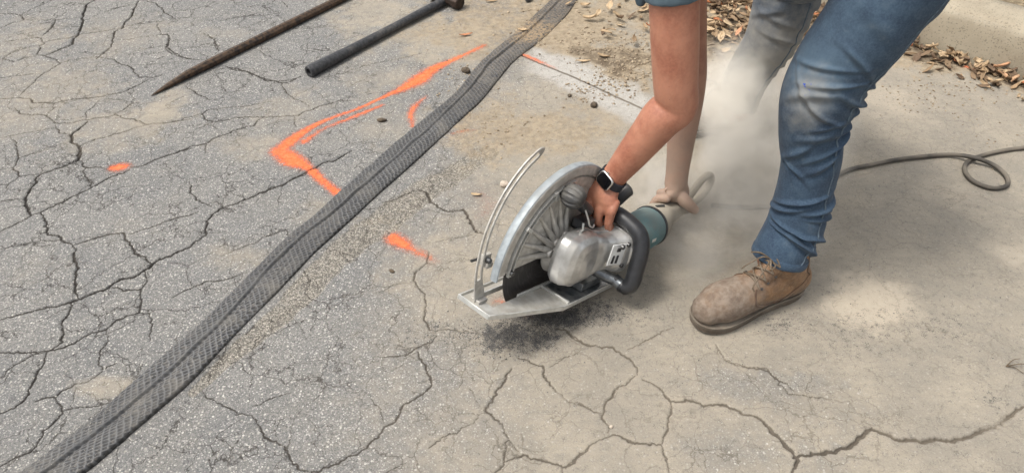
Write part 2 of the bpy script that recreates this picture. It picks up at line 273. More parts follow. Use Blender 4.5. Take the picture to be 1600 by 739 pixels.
k = NT('cracked asphalt'); D = k.attr('dust'); DI = k.attr('dirt'); CK = k.attr('crack'); GR = k.attr('grit'); SO = k.attr('soot'); PA = k.attr('pale')
wob = k.tc.outputs['Object']
v1 = k.vor(150, wob, out='Color'); v1d = k.vor(150, wob, out='Distance'); v2 = k.vor(300, wob, out='Color'); v2d = k.vor(300, wob)
r1 = k.sep(v1)[0]; r2 = k.sep(v2)[0]; r1b = k.sep(v1)[1]
fine = k.noise(900, 3, .7); med = k.noise(45, 5, .6); bign = k.noise(3.2, 6, .62, dist=.4); patch = k.noise(9, 5, .65)
base = k.mix(k.mr(bign, .35, .65), (.190, .187, .180), (.250, .240, .220))
base = k.mix(k.mr(patch, .42, .68, 0, .6), base, (.235, .222, .196))
tint = base
base = k.mix(k.mr(fine, .3, .7, 0, .6), base, (.055, .056, .058))
e2 = k.mr(k.vor(300, wob, feat='DISTANCE_TO_EDGE'), .04, .22)
base = k.mix(k.math('MULTIPLY', e2, .8), base, k.mix(k.mr(r2, 0, 1), (.085, .088, .093), k.mix(.55, tint, (.26, .255, .245))))
st2 = k.math('MULTIPLY', k.mr(r2, .66, .82), k.mr(v2d, .60, .30))
base = k.mix(k.math('MULTIPLY', st2, .85), base, k.mix(k.sep(v2)[1], (.22, .21, .195), (.50, .485, .455)))
st1 = k.math('MULTIPLY', k.mr(r1, .80, .90), k.mr(v1d, .46, .30))
base = k.mix(k.math('MULTIPLY', st1, .8), base, k.mix(r1b, (.26, .245, .215), (.56, .54, .49)))
base = k.mix(k.mr(k.noise(520, 3, .75), .62, .72, 0, .55), base, (.44, .43, .41)); base = k.mix(k.mr(k.noise(430, 3, .75, dist=.5), .40, .30, 0, .55), base, (.045, .045, .047))
# dust film: lies in the hollows, stones poke through
dn = k.noise(28, 6, .68); dn2 = k.noise(260, 4, .7)
dcol = k.mix(k.mr(k.noise(7, 5, .6), .35, .7), (.262, .234, .190), (.345, .302, .236))
stv = k.vm('MULTIPLY', k.tc.outputs['Object'], (1.0, 2.6, 1.0)); dcol = k.mix(k.math('MULTIPLY', k.mr(k.noise(70, 5, .75, stv, 1.2), .56, .66), k.mr(k.noise(5, 3), .42, .6, 0, .6)), dcol, (.155, .138, .112)); dcol = k.mix(k.mr(k.noise(16, 6, .7, stv, .8), .35, .68, 0, .45), dcol, (.22, .20, .168)); dcol = k.mix(k.mr(dn2, .35, .75, 0, .42), dcol, (.19, .168, .136)); dcol = k.mix(k.mr(k.noise(600, 2), .58, .75, 0, .5), dcol, (.38, .35, .30))
df = k.mr(k.math('ADD', D, k.math('MULTIPLY', k.math('ADD', dn, k.math('MULTIPLY', dn2, .5)), .55)), .50, 1.12)
df = k.math('MULTIPLY', df, k.math('SUBTRACT', 1.0, k.math('MULTIPLY', k.math('MAXIMUM', st1, k.math('MULTIPLY', st2, .6)), k.mr(D, .5, 1.1, .55, .15))))
dcol = k.mix(k.mr(k.attr('bright'), .1, 1.0, 0, .7), dcol, (.47, .405, .315)); c = k.mix(k.math('MULTIPLY', df, .93), base, dcol)  # painted sunlight: sun patches mixed in as a paler dust colour
grc = k.mix(k.mr(r2, .1, .9), (.12, .108, .088), (.38, .345, .285)); grc = k.mix(k.mr(v2d, .40, .75, 0, .8), grc, (.065, .055, .042))
c = k.mix(k.mr(k.math('ADD', GR, k.math('MULTIPLY', k.math('SUBTRACT', dn, .5), 1.4)), .2, 1.1, 0, .68), c, grc)
soil = k.mix(k.mr(med, .3, .7), (.225, .176, .116), (.33, .27, .19)); soil = k.mix(k.mr(dn2, .5, .75, 0, .6), soil, (.10, .075, .05)); soil = k.mix(k.mr(k.noise(11, 6, .7), .50, .75, 0, .55), soil, (.145, .105, .068)); soil = k.mix(k.math('MULTIPLY', k.mr(DI, 1.0, 1.4), k.mr(med, .25, .6)), soil, (.085, .060, .038))
sf = k.mr(k.math('ADD', DI, k.math('MULTIPLY', k.math('ADD', dn, k.math('SUBTRACT', k.noise(90, 5, .7), .5)), .9)), .62, 1.5)
c = k.mix(k.math('MULTIPLY', sf, .92), c, soil)
c = k.mix(k.math('MULTIPLY', PA, .85, True), c, k.mix(k.mr(dn2, .3, .7), (.40, .385, .355), (.30, .28, .25)))
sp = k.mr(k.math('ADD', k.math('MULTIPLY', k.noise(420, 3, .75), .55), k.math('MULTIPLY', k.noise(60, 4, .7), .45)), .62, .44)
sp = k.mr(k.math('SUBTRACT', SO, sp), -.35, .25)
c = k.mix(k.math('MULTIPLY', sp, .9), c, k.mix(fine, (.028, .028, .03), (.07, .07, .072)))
hair = k.vor(6.5, k.vm('ADD', k.tc.outputs['Object'], k.vm('MULTIPLY', k.noise(6, 5, .6, out=1), (.16, .16, .16))), feat='DISTANCE_TO_EDGE')
hr = k.math('MULTIPLY', k.mr(k.math('ADD', hair, k.math('MULTIPLY', k.noise(200, 3, .7), .012)), .022, .005), k.math('MULTIPLY', k.mr(k.noise(5, 3), .38, .50), k.math('SUBTRACT', 1.0, k.math('MULTIPLY', k.math('ADD', DI, D), .62), True)))
hair2 = k.vor(13, k.vm('ADD', k.tc.outputs['Object'], k.vm('MULTIPLY', k.noise(14, 4, .65, out=1), (.09, .09, .09))), feat='DISTANCE_TO_EDGE')
hr2 = k.math('MULTIPLY', k.mr(k.math('ADD', hair2, k.math('MULTIPLY', k.noise(240, 3, .7), .02)), .036, .012), k.math('MULTIPLY', k.mr(k.noise(6.3, 3), .44, .56), k.math('SUBTRACT', .90, k.math('MULTIPLY', k.math('ADD', DI, D), .6), True)))
hr = k.math('MAXIMUM', hr, hr2)
cf = k.math('MAXIMUM', k.mr(k.math('SUBTRACT', CK, k.math('MULTIPLY', k.noise(260, 4, .7), .6)), -.10, .30), hr)
c = k.mix(k.math('MULTIPLY', cf, .88), c, k.mix(D, (.026, .022, .019), (.125, .105, .082)))
k.col(c); k.rough(.93); k.b.inputs['Specular IOR Level'].default_value = .25
hgt = k.math('ADD', k.math('MULTIPLY', k.math('SUBTRACT', 1.0, v2d), k.math('SUBTRACT', 1.0, k.math('MULTIPLY', df, .75))), k.math('MULTIPLY', k.math('ADD', fine, k.noise(140, 4, .7)), 1.1))
k.bump(hgt, .8, .0013); M_ground = k.m
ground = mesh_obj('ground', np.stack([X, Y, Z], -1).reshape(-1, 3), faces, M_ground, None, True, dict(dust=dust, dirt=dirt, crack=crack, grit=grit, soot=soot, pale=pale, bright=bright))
tag(ground, 'cracked asphalt ground under pale saw dust and soil', kind='structure')
def gz(x, y):
    i = np.clip(np.searchsorted(xs, x), 0, NX - 1); j = np.clip(np.searchsorted(ys, y), 0, NY - 1); return float((relief * inner)[j, i])

# ================================================================== SPRAY PAINT
k = NT('orange spray paint'); p = k.attr('paint'); n1 = k.noise(420, 4, .75); n2 = k.noise(70, 4, .7); st = k.vor(330)
f = k.mr(k.math('ADD', p, k.math('MULTIPLY', k.math('SUBTRACT', k.math('ADD', k.math('MULTIPLY', n1, .75), k.math('MULTIPLY', n2, .40)), .57), 3.0)), .30, 1.45)
k.col(k.mix(k.mr(n2, .35, .7), (.78, .125, .028), (.70, .18, .065))); k.rough(.75); k.bump(k.math('ADD', n1, st), .4, .0008)
tr = k.n.new('ShaderNodeBsdfTransparent'); mx = k.n.new('ShaderNodeMixShader'); k.L(k.math('MULTIPLY', f, .93), mx.inputs[0]); k.L(tr.outputs[0], mx.inputs[1]); k.L(k.b.outputs[0], mx.inputs[2]); k.L(mx.outputs[0], k.o.inputs[0])
M_paint = k.m
def paint(name, strokes, label, group=None):
    P = np.zeros_like(X)
    for pts in strokes:                              # rows: px, py, half-width px, strength
        A = np.array(pts, float); Q = spline(A, 40 * len(A)) if len(A) > 2 else A[0] + (A[1] - A[0]) * np.linspace(0, 1, 60)[:, None]
        for a, b, hw, s in Q:
            g_ = G(a, b); r_ = hw / sc(a, b) * 2.3; stamp(P, g_[0], g_[1], r_, s * 1.15, 1.15)
    P = np.minimum(P, 1.25) * (.75 + .5 * n_mid) * (1 - .6 * np.clip(crack, 0, 1)); keep = (P > .03); fk = keep[:-1, :-1] | keep[1:, 1:]
    fs = faces[fk.ravel()]; u, inv = np.unique(fs, return_inverse=True)
    vv = np.stack([X.ravel()[u], Y.ravel()[u], Z.ravel()[u] + .0007], -1)
    o = mesh_obj(name, vv, inv.reshape(-1, 4), M_paint, None, True, dict(paint=P.ravel()[u])); tag(o, label, 'paint mark', group); return o
PG = 'orange spray paint marks on the ground'
paint('paint_mark', [[(756, 73, 5, .8), (735, 83, 5, .9), (700, 98, 6, 1), (672, 112, 9, 1.3), (655, 125, 11, 1.4), (632, 138, 8, 1.1), (600, 152, 4, .95), (560, 170, 4, .9), (520, 184, 4.5, 1), (485, 200, 6, 1.2), (458, 218, 9, 1.3), (435, 237, 11, 1.3)],
    [(597, 165, 4, .75), (570, 176, 5, .85), (540, 188, 5, .8), (505, 202, 5, .75), (475, 222, 7, .9)], [(435, 237, 11, 1.4), (455, 250, 13, 1.4), (480, 262, 8, 1.3), (505, 284, 7, 1.3), (528, 302, 7, 1.2)]], 'long bright orange spray painted corner line beside the mesh hose', PG)
paint('paint_mark', [[(665, 152, 5, .6), (650, 165, 6, .75), (642, 180, 6, .85), (645, 198, 5, .75)]], 'short faint curved orange arc just left of the hose', PG)
paint('paint_mark', [[(705, 210, 4, .5), (725, 206, 5, .5), (745, 204, 4, .3)]], 'faint orange smear just right of the hose middle', PG)
paint('paint_mark', [[(614, 372, 11, 1.3), (628, 380, 11, 1.2), (645, 390, 9, .75), (665, 400, 9, .65), (682, 408, 8, .4)]], 'orange dash left of the saw, bright at one end and fading', PG)
paint('paint_mark', [[(176, 263, 7, 1.1), (186, 262, 9, 1.25), (197, 260, 7, 1.0)]], 'small red-orange spot alone on the grey asphalt at left', PG)
paint('paint_mark', [[(812, 85, 3, .9), (825, 90, 4, .9), (845, 98, 4, .8), (868, 108, 4, .5)]], 'thin orange line along the start of the saw cut', PG)
paint('paint_mark', [[(752, 300, 14, .30), (762, 325, 16, .36), (750, 340, 12, .25)]], 'pale pinkish faded smudge behind the saw guard', PG)
paint('paint_mark', [[(778, 470, 9, .55), (800, 480, 9, .5), (830, 492, 9, .3)]], 'orange patch seen through the slot of the saw base plate', PG)
paint('paint_mark', [[(1508, 106, 5, .8), (1520, 110, 4, .7)]], 'small orange fleck at the edge of the kerb leaves', PG)

# ================================================================== KERB AND VERGE
k = NT('kerb concrete'); n1 = k.noise(180, 5, .7); n2 = k.noise(6, 5, .6); n3 = k.vor(260, out='Color')
c = k.mix(k.mr(n2, .35, .7), (.33, .285, .21), (.25, .21, .15)); c = k.mix(k.mr(n1, .4, .7, 0, .5), c, (.33, .30, .24)); c = k.mix(k.mr(k.sep(n3)[0], .85, .95, 0, .5), c, (.10, .085, .06))
c = k.mix(k.math('MULTIPLY', k.attr('wear'), k.mr(n1, .25, .6)), c, (.46, .43, .36)); k.col(c); k.rough(.93); k.bump(n1, .6, .002); M_kerb = k.m
kd_ = np.array([.7071, -.7071]); kp_ = np.array([.7071, .7071]); k0 = np.array([1.715, 2.435]); nL = 700; prof = [(-.0, -.05), (0, .0), (.004, .05), (.008, .10), (.012, .14), (.018, .158), (.028, .170), (.045, .176), (.10, .178), (.15, .179), (.20, .179), (.205, .10), (.205, -.05)]
kv = []; wear = []
for i in range(nL):
    t = -6 + 12 * i / (nL - 1) if not (100 < i < 600) else -1.4 + 2.8 * (i - 100) / 500
    if i <= 100: t = -8 + 6.6 * i / 100
    if i >= 600: t = 1.4 + 6.6 * (i - 600) / 99
    for (a, z_) in prof:
        e = (vnoise(t, z_ + a, .03, 3) - .5) * .005; q = k0 + kd_ * t + kp_ * (a + e); kv.append((q[0], q[1], z_ + (vnoise(t, a, .05, 5) - .5) * .003))
        d2 = math.hypot((t + .52) / .14, (a - .15) / .09); wear.append(max(0, min(1.2, 1.6 - d2 * 1.1)) + (.45 * max(0, 1 - abs(z_ - .152) / .012) * (vnoise(t, 0, .06, 8) + .35) if a < .05 else 0))
m_ = len(prof); kf = np.array([[i * m_ + j, i * m_ + j + 1, (i + 1) * m_ + j + 1, (i + 1) * m_ + j] for i in range(nL - 1) for j in range(m_ - 1)])[:, ::-1]
tag(mesh_obj('kerb', np.array(kv), kf, M_kerb, None, True, dict(wear=wear)), 'worn concrete kerb behind the leaf litter', kind='structure')
k = NT('verge soil'); n1 = k.noise(60, 5, .7); k.col(k.mix(k.mr(n1, .35, .65), (.12, .09, .055), (.30, .24, .15))); k.rough(1.0); k.bump(k.noise(25, 6, .7), 1, .02); M_verge = k.m
vv = []; tt = np.r_[-30, -12, np.linspace(-3, 3, 60), 12, 30]; aa = np.r_[np.linspace(.2, 1.6, 30), 3, 8, 40]
for t in tt:
    for a in aa: q = k0 + kd_ * t + kp_ * a; vv.append((q[0], q[1], .158 + .03 * (vnoise(t, a, .2, 2) - .5) * min(1, (a - .2) * 4)))
vf = np.array([[i * len(aa) + j, (i + 1) * len(aa) + j, (i + 1) * len(aa) + j + 1, i * len(aa) + j + 1] for i in range(len(tt) - 1) for j in range(len(aa) - 1)])
tag(mesh_obj('verge', np.array(vv), vf, M_verge), 'bare soil verge behind the kerb', kind='structure')

# ================================================================== MESH HOSE
def resample(P, n):
    P = np.array([G(a, b)[:2] for a, b in P]); L = np.r_[0, np.cumsum(np.linalg.norm(np.diff(P, axis=0), axis=1))]; t = np.linspace(0, L[-1], n)
    s_ = np.stack([np.interp(t, L, P[:, 0]), np.interp(t, L, P[:, 1])], 1)
    ke = np.hanning(61); ke /= ke.sum(); pd = np.pad(s_, ((30, 30), (0, 0)), mode='reflect', reflect_type='odd'); return np.stack([np.convolve(pd[:, i], ke, 'valid') for i in (0, 1)], 1)
NS = 1700; PL = resample(hoseL, NS); PR = resample(hoseR, NS)
ext = 400; dT = (PL[-1] - PL[-11]) / 10; PL = np.vstack([PL, PL[-1] + dT * np.arange(1, ext)[:, None] * 2.5]); PR = np.vstack([PR, PR[-1] + dT * np.arange(1, ext)[:, None] * 2.5])
ext0 = 300; dT = (PL[0] - PL[10]) / 10; PL = np.vstack([PL[0] + dT * np.arange(ext0, 0, -1)[:, None] * 2, PL]); PR = np.vstack([PR[0] + dT * np.arange(ext0, 0, -1)[:, None] * 2, PR])
NSx = len(PL); cen = (PL + PR) / 2; sarc = np.r_[0, np.cumsum(np.linalg.norm(np.diff(cen, axis=0), axis=1))]; NW = 76; hv = []; rid = []; mud = []
mudp = G(832, 52)[:2]
ww = np.linspace(-1, 1, NW)
for i in range(NSx):
    s_ = sarc[i]; cr = -.14 + .22 * (vnoise(s_, 0, .33, 4) - .5) * 2 + .14 * (vnoise(s_, 0, .07, 5) - .5); hh = np.linalg.norm(PR[i] - PL[i]) / 2
    fold = .55 + .45 * vnoise(s_, 3, .3, 6)
    lobeR = np.sqrt(np.clip(1 - ((ww - (1 + cr) / 2) / ((1 - cr) / 2 + .02)) ** 2, 0, 1)); lobeL = np.sqrt(np.clip(1 - ((ww - (-1 + cr) / 2) / ((1 + cr) / 2 + .03)) ** 2, 0, 1))
    hgt_ = np.maximum(lobeR ** .62 * (.0105 + .0035 * fold), lobeL ** .5 * (.0055 + .0075 * fold))
    flap = np.exp(-((ww - (cr - .11)) / .085) ** 2) * .0065 * fold; hgt_ = hgt_ + flap
    sw = ww * hh + .012 * (vnoise(s_, 5, .5, 8) - .5) + .006 * np.array([vnoise(s_, w_, .16, 12) - .5 for w_ in ww]); lat = ww * hh + (lobeL * 0)
    u_ = (s_ / .0175 + sw / .0148); v_ = (s_ / .0175 - sw / .0148)
    uu = np.abs((u_ % 1) - .5) * 2; vv_ = np.abs((v_ % 1) - .5) * 2
    ridge = np.maximum(sstep(.62, .90, uu), sstep(.62, .90, vv_)); flat = np.exp(-((ww - (cr - .12)) / .15) ** 2) * (.45 + .55 * vnoise(s_, 7, .22, 3)); ridge = ridge * (1 - flat * .85) + .45 * flat; ridge = ridge * (.6 + .4 * vnoise(s_, 11, .12, 2))
    hgt_ = hgt_ + (ridge - .6) * .0019 * np.minimum(1, hgt_ / .008) + .0022 * (vnoise(s_, sw, .03, 9) - .5) + .0024 * (vnoise(s_ * .12, sw, .007, 14) - .5) * np.minimum(1, hgt_ / .006)
    P_ = PL[i][None] * (1 - (ww[:, None] + 1) / 2) + PR[i][None] * ((ww[:, None] + 1) / 2)
    hgt_[0] = hgt_[-1] = -.004
    for q, z_, r_ in zip(P_, hgt_, ridge): hv.append((q[0], q[1], z_ + .001)); rid.append(r_)
    dm = np.hypot(P_[:, 0] - mudp[0], P_[:, 1] - mudp[1]); mud += list(sstep(.16, .02, dm + (np.array([vnoise(a, b, .02, 4) for a, b in P_]) - .5) * .12) + .35 * sstep(1.9, 3.0, cen[i][1]) * np.ones(NW))
hv = np.array(hv); i_ = np.arange(NSx * NW).reshape(NSx, NW); hf = np.stack([i_[:-1, :-1], i_[:-1, 1:], i_[1:, 1:], i_[1:, :-1]], -1).reshape(-1, 4)
bt = np.stack([i_[:-1, 0], i_[1:, 0], i_[1:, -1], i_[:-1, -1]], -1)
k = NT('black mesh sleeve'); rd = k.attr('ridge'); n1 = k.noise(120, 4, .6); n2 = k.noise(14, 4, .6)
c = k.mix(rd, (.016, .016, .017), (.112, .114, .118)); c = k.mix(k.mr(n2, .4, .7, 0, .35), c, (.095, .092, .086)); c = k.mix(k.math('MULTIPLY', k.mr(n1, .45, .75), .35), c, (.20, .18, .15))
c = k.mix(k.math('MULTIPLY', k.mr(k.vor(190), .22, .10), k.mr(k.noise(9, 4, .6), .45, .6)), c, (.30, .275, .235)); c = k.mix(k.mr(k.noise(7, 5, .7), .48, .72, 0, .5), c, (.14, .128, .11)); c = k.mix(k.math('MULTIPLY', k.attr('mud'), k.mr(n1, .35, .6), True), c, (.24, .175, .105)); k.col(c); k.rough(.62); k.bump(n1, .25, .0008); M_hose = k.m
tag(mesh_obj('mesh_hose', hv, np.vstack([hf, bt]), M_hose, None, True, dict(ridge=rid, mud=mud)), 'flattened black diamond-mesh sleeve lying across the asphalt', 'mesh hose')

# ================================================================== STEEL BAR, HAMMER, PRY BAR
M_rust = simple('rusty steel', (.085, .052, .030), .62, .35, .3, 0, 70, .5, c2=(.022, .017, .014), bd=.0015)
def axis_frame(a, b):
    d = b - a; L = np.linalg.norm(d); d /= L; n = np.cross([0, 0, 1], d); n /= np.linalg.norm(n); return d, n, np.cross(d, n), L
a = G(236, 149, .006); b = G(530, 0, .017); d, n_, u_, L = axis_frame(a, b)
m = MB(); st = [(0, .0012, .0015), (.02, .005, .004), (.07, .0095, .009), (.16, .0145, .0145), (.26, .0165, .0165), (.5, .0165, .0165), (1.0, .0165, .0165), (1.72, .0165, .0165)]
v = []; sg = 8
for t, rh, rv in st:
    zc = .0165 if t > .2 else rv + .002
    c_ = a + d * t; c_[2] = zc
    for j in range(sg): an = 2 * math.pi * (j + .5) / sg; v.append(c_ + n_ * rh * math.cos(an) + np.array([0, 0, 1]) * rv * math.sin(an))
m.add(v, [[i * sg + j, i * sg + (j + 1) % sg, (i + 1) * sg + (j + 1) % sg, (i + 1) * sg + j] for i in range(len(st) - 1) for j in range(sg)] + [list(range(sg))[::-1], [(len(st) - 1) * sg + j for j in range(sg)]])
o = m.build('digging_bar', M_rust, None, True, .0012, 2); tag(o, 'rusty brown steel digging bar with a sharpened point', 'digging bar')
M_black = simple('worn black rubber', (.018, .019, .021), .5, 0, .2, .25, 90, .3, c2=(.045, .045, .047))
M_iron = simple('dark forged iron', (.05, .032, .024), .6, .5, .3, .3, 50, .6, c2=(.02, .015, .012), bd=.002)
hm = empty('sledgehammer'); a = G(482, 113, .021); b = G(692, 3, .023); d, n_, u_, L = axis_frame(a, b)
m = MB(); pts = []; rr = []
for t, r_ in [(0, .0205), (.002, .0222), (.012, .0228), (.05, .0225), (.10, .0215), (.2, .0185), (.45, .0165), (.6, .0175), (.74, .0185), (.82, .0165), (L + .05, .0165)]: pts.append(a + d * t); rr.append(r_)
v, f = tube_vf(pts, rr, 20, False); nb = len(v); f.append([(len(pts) - 1) * 20 + j for j in range(20)])
inn = [p for p in tube_vf([a + d * .0, a + d * .02], [.0125, .0115], 20, False)[0]]; v += inn
f += [[j, nb + j, nb + (j + 1) % 20, (j + 1) % 20] for j in range(20)] + [[nb + j, nb + 20 + j, nb + 20 + (j + 1) % 20, nb + (j + 1) % 20] for j in range(20)] + [[nb + 20 + j for j in range(20)]]
m.add(v, f).build('handle', M_black, hm, True)
hc = a + d * (L + .02); hc[2] = .033; Mh = np.stack([n_, d, [0, 0, 1]], 1)
m = MB(); ring = []
for t, r_ in [(-.085, .026), (-.080, .031), (-.055, .032), (-.04, .025), (.04, .025), (.055, .032), (.080, .031), (.085, .026)]: ring.append((r_, t))
v = []; sg = 8
for r_, t in ring:
    for j in range(sg): an = 2 * math.pi * (j + .5) / sg; v.append(hc + n_ * t + d * r_ * math.cos(an) + np.array([0, 0, 1.]) * r_ * math.sin(an))
m.add(v, [[i * sg + j, i * sg + (j + 1) % sg, (i + 1) * sg + (j + 1) % sg, (i + 1) * sg + j] for i in range(len(ring) - 1) for j in range(sg)] + [list(range(sg))[::-1], [(len(ring) - 1) * sg + j for j in range(sg)]])
m.build('head', M_iron, hm, True, .002); tag(hm, 'sledgehammer lying with its black hollow-ended handle towards the camera', 'sledgehammer')
m = MB(); a = G(824, 2, .012); dd = np.array([.30, .95, 0.]); dd /= np.linalg.norm(dd)
m.tube([a + dd * t for t in (0, .006, .03, .2, .7)], [.006, .0115, .013, .0125, .0125], 14); o = m.build('pry_bar', M_black); tag(o, 'black rounded tool end at the top edge, beside the hose', 'pry bar')

# ================================================================== POWER CORD
cp = [(1112, 321, .012), (1150, 323, .006), (1200, 322, .006), (1262, 300, .006), (1320, 268, .007), (1360, 258, .007), (1400, 250, .007), (1440, 245, .007), (1484, 242, .008), (1520, 246, .020), (1552, 258, .012), (1572, 275, .008), (1573, 290, .007), (1550, 294, .007), (1522, 284, .007), (1508, 268, .007), (1512, 253, .007), (1535, 243, .007), (1565, 236, .007), (1602, 231, .007), (1680, 224, .007), (1800, 224, .007), (2000, 240, .007)]
cw = spline([G(a, b, z_) for a, b, z_ in cp], 420)
M_cord = simple('dusty rubber cord', (.045, .04, .034), .7, 0, .3, .55, 50, .2, dustc=(.21, .18, .14))
m = MB(); m.tube(cw, .0068, 12); tag(m.build('power_cord', M_cord), 'dusty grey rubber power cord with a loop, running from the saw', 'power cord')

# ================================================================== CUT-OFF SAW
SR = (0, R(22), R(48.7)); SC = Vector((.1045, 1.222, .17))
saw = empty('cutoff_saw', SC, SR); from mathutils import Euler
SM = np.array(Euler(SR, 'XYZ').to_matrix())
def SW(x, y, z): return np.array(SC) + SM @ np.array([x, y, z], float)
def SD(x, y, z): return SM @ np.array([x, y, z], float)
M_guard = simple('dusty grey painted metal', (.50, .485, .45), .40, .30, .15, .5, 55, .25, dustc=(.30, .265, .21))
M_rim = simple('blue grey guard rim', (.33, .365, .385), .5, .15, .15, .4, 45, .25, dustc=(.33, .33, .31))
M_cast = simple('cast aluminium', (.60, .60, .59), .30, .72, .22, .42, 24, .3, dustc=(.33, .30, .24))
M_plate = simple('scuffed steel plate', (.50, .50, .48), .36, .45, .25, .5, 30, .2, dustc=(.31, .28, .225))
M_dirty = simple('dirty steel panel', (.10, .11, .12), .32, .7, .4, .35, 35, .3, c2=(.30, .31, .31), dustc=(.26, .24, .20))
M_bright = simple('bare metal strip', (.62, .62, .59), .3, .55, .1, .25, 50, .1, dustc=(.36, .33, .28))
M_blk = simple('black rubber grip', (.020, .021, .024), .42, 0, .2, .22, 70, .2, dustc=(.15, .14, .12))
M_blkd = simple('dusty black plastic', (.03, .031, .034), .45, 0, .2, .45, 60, .2, dustc=(.17, .16, .14))
M_teal = simple('dusty teal plastic', (.055, .16, .175), .45, 0, .15, .5, 30, .1, dustc=(.20, .215, .195))
M_coat = simple('dust coated plastic', (.24, .22, .18), .8, 0, .12, .9, 40, .2, dustc=(.36, .32, .255))
rzm = lambda d: np.array([[math.cos(R(d)), -math.sin(R(d)), 0], [math.sin(R(d)), math.cos(R(d)), 0], [0, 0, 1.]])
M_white = simple('pale alloy plate', (.66, .67, .66), .4, .2, .08, .2, 50, .1, dustc=(.38, .35, .30))
M_screw = simple('dark steel screw', (.12, .12, .12), .4, .8, .2, .1)
# abrasive disc
k = NT('abrasive disc'); o_ = k.sep(k.tc.outputs['Object']); ang = k.math('ARCTAN2', o_[2], o_[0]); rad = k.math('SQRT', k.math('ADD', k.math('MULTIPLY', o_[0], o_[0]), k.math('MULTIPLY', o_[2], o_[2])))
cb = k.n.new('ShaderNodeCombineXYZ'); k.L(k.math('MULTIPLY', ang, 1.2), cb.inputs[0]); k.L(k.math('MULTIPLY', rad, 60), cb.inputs[1])
sw_ = k.noise(3, 5, .6, cb.outputs[0]); k.col(k.mix(k.mr(sw_, .45, .75, 0, .7), (.022, .020, .020), (.085, .08, .078))); k.rough(.5); k.bump(k.noise(300, 3), .3, .0005); M_disc = k.m
m = MB(); revolve(m, [(.0, .0085), (.176, .0085), (.178, .0095), (.178, .0115), (.176, .0125), (.0, .0125)], np.zeros(3), 'y', 96)
blade = m.build('blade', M_disc, saw)
m = MB(); revolve(m, [(.0, .001), (.038, .001), (.040, .003), (.040, .0085), (0.0, .0085)], np.zeros(3), 'y', 40); m.build('flange', M_screw, blade)
def arc(mb, prof, a0, a1, n=80, cap=True):          # closed profile (r, y) swept about the hub; 0 deg is towards the rear handle
    v = []; p = len(prof)
    for i in range(n):
        t = R(a0 + (a1 - a0) * i / (n - 1))
        for r_, y_ in prof: v.append((r_ * math.cos(t), y_, r_ * math.sin(t)))
    f = [[i * p + j, i * p + (j + 1) % p, (i + 1) * p + (j + 1) % p, (i + 1) * p + j] for i in range(n - 1) for j in range(p)]
    if cap: f += [list(range(p))[::-1], [(n - 1) * p + j for j in range(p)]]
    return mb.add(v, f)
m = MB(); arc(m, [(.045, -.010), (.060, -.004), (.165, -.001), (.1685, -.003), (.172, -.0035), (.190, -.0035), (.1925, .002), (.1955, .002), (.197, -.0055), (.216, -.006), (.2185, -.005), (.2185, .015), (.216, .0175), (.045, .0175), (.045, .0145), (.2145, .0145), (.2155, .012), (.2155, .004), (.045, .002)], -14, 184.5, 110)
guard = m.build('guard', M_guard, saw, True, 0, auto=28)
m = MB(); arc(m, [(.2188, -.0045), (.2215, -.003), (.2228, .001), (.2228, .012), (.2212, .015), (.2188, .0165)], -14, 188, 110); m.build('guard_rim', M_rim, guard)
for i, a_ in enumerate((97, 110, 123, 136, 149, 162, 175)):
    t = R(a_); d = np.array([math.cos(t), 0, math.sin(t)]); m = MB()
    m.tube([d * r_ + np.array([0, y_, 0]) for r_, y_ in ((.052, -.012), (.070, -.011), (.11, -.0055), (.150, -.002), (.166, .001))], [.0095, .0085, .0058, .0045, .003], 12); m.build('rib', M_guard, guard)
m = MB(); revolve(m, [(.034, -.034), (.044, -.034), (.047, -.031), (.049, -.022), (.056, -.014), (.058, -.004), (.056, .0)], np.zeros(3), 'y', 56)
for a_ in (70, 103, 136, 169):
    t = R(a_); revolve(m, [(.0, -.024), (.009, -.024), (.011, -.021), (.012, -.004)], np.array([.054 * math.cos(t), 0, .054 * math.sin(t)]), 'y', 16)
m.build('collar', M_guard, guard)
m = MB(); arc(m, [(.1735, -.004), (.1735, -.0105), (.1765, -.0105), (.1765, -.004)], 96, 186, 60); arc(m, [(.1865, -.004), (.1865, -.0105), (.1895, -.0105), (.1895, -.004)], 96, 186, 60)
for a_ in (96, 186): arc(m, [(.1735, -.0042), (.1735, -.0107), (.1895, -.0107), (.1895, -.0042)], a_ - 1, a_ + 1, 3)
for a_ in (150, 118): arc(m, [(.170, -.005), (.170, -.013), (.193, -.013), (.193, -.005)], a_ - 1.4, a_ + 1.4, 3)
m.build('slotted_arc', M_bright, guard)
m = MB(); revolve(m, [(0, -.016), (.005, -.016), (.006, -.014), (.006, -.004)], np.array([.181 * math.cos(R(184)), 0, .181 * math.sin(R(184))]), 'y', 12); m.build('bolt', M_screw, guard)
# fluted knob
m = MB(); kc = np.array([-.055, -.03, .166]); v = []; prof = [(.003, -.030), (.014, -.029), (.022, -.024), (.0275, -.012), (.028, .0), (.025, .012), (.018, .018), (.012, .030)]; sg = 72
for r_, y_ in prof:
    for j in range(sg): t = 2 * math.pi * j / sg; q = r_ * (1 - .10 * (math.cos(9 * t) > .25) * (r_ > .013)); v.append(kc + np.array([q * math.cos(t), y_, q * math.sin(t)]))
m.add(v, [[i * sg + j, i * sg + (j + 1) % sg, (i + 1) * sg + (j + 1) % sg, (i + 1) * sg + j] for i in range(len(prof) - 1) for j in range(sg)] + [list(range(sg))[::-1], [(len(prof) - 1) * sg + j for j in range(sg)]])
m.build('knob', M_blkd, saw, True, 0, auto=50)
m = MB(); m.tube([(-.055, -.004, .166), (-.02, -.02, .150), (.01, -.03, .128), (.045, -.03, .110)], [.012, .014, .015, .013], 12); m.build('knob_bracket', M_blkd, saw)
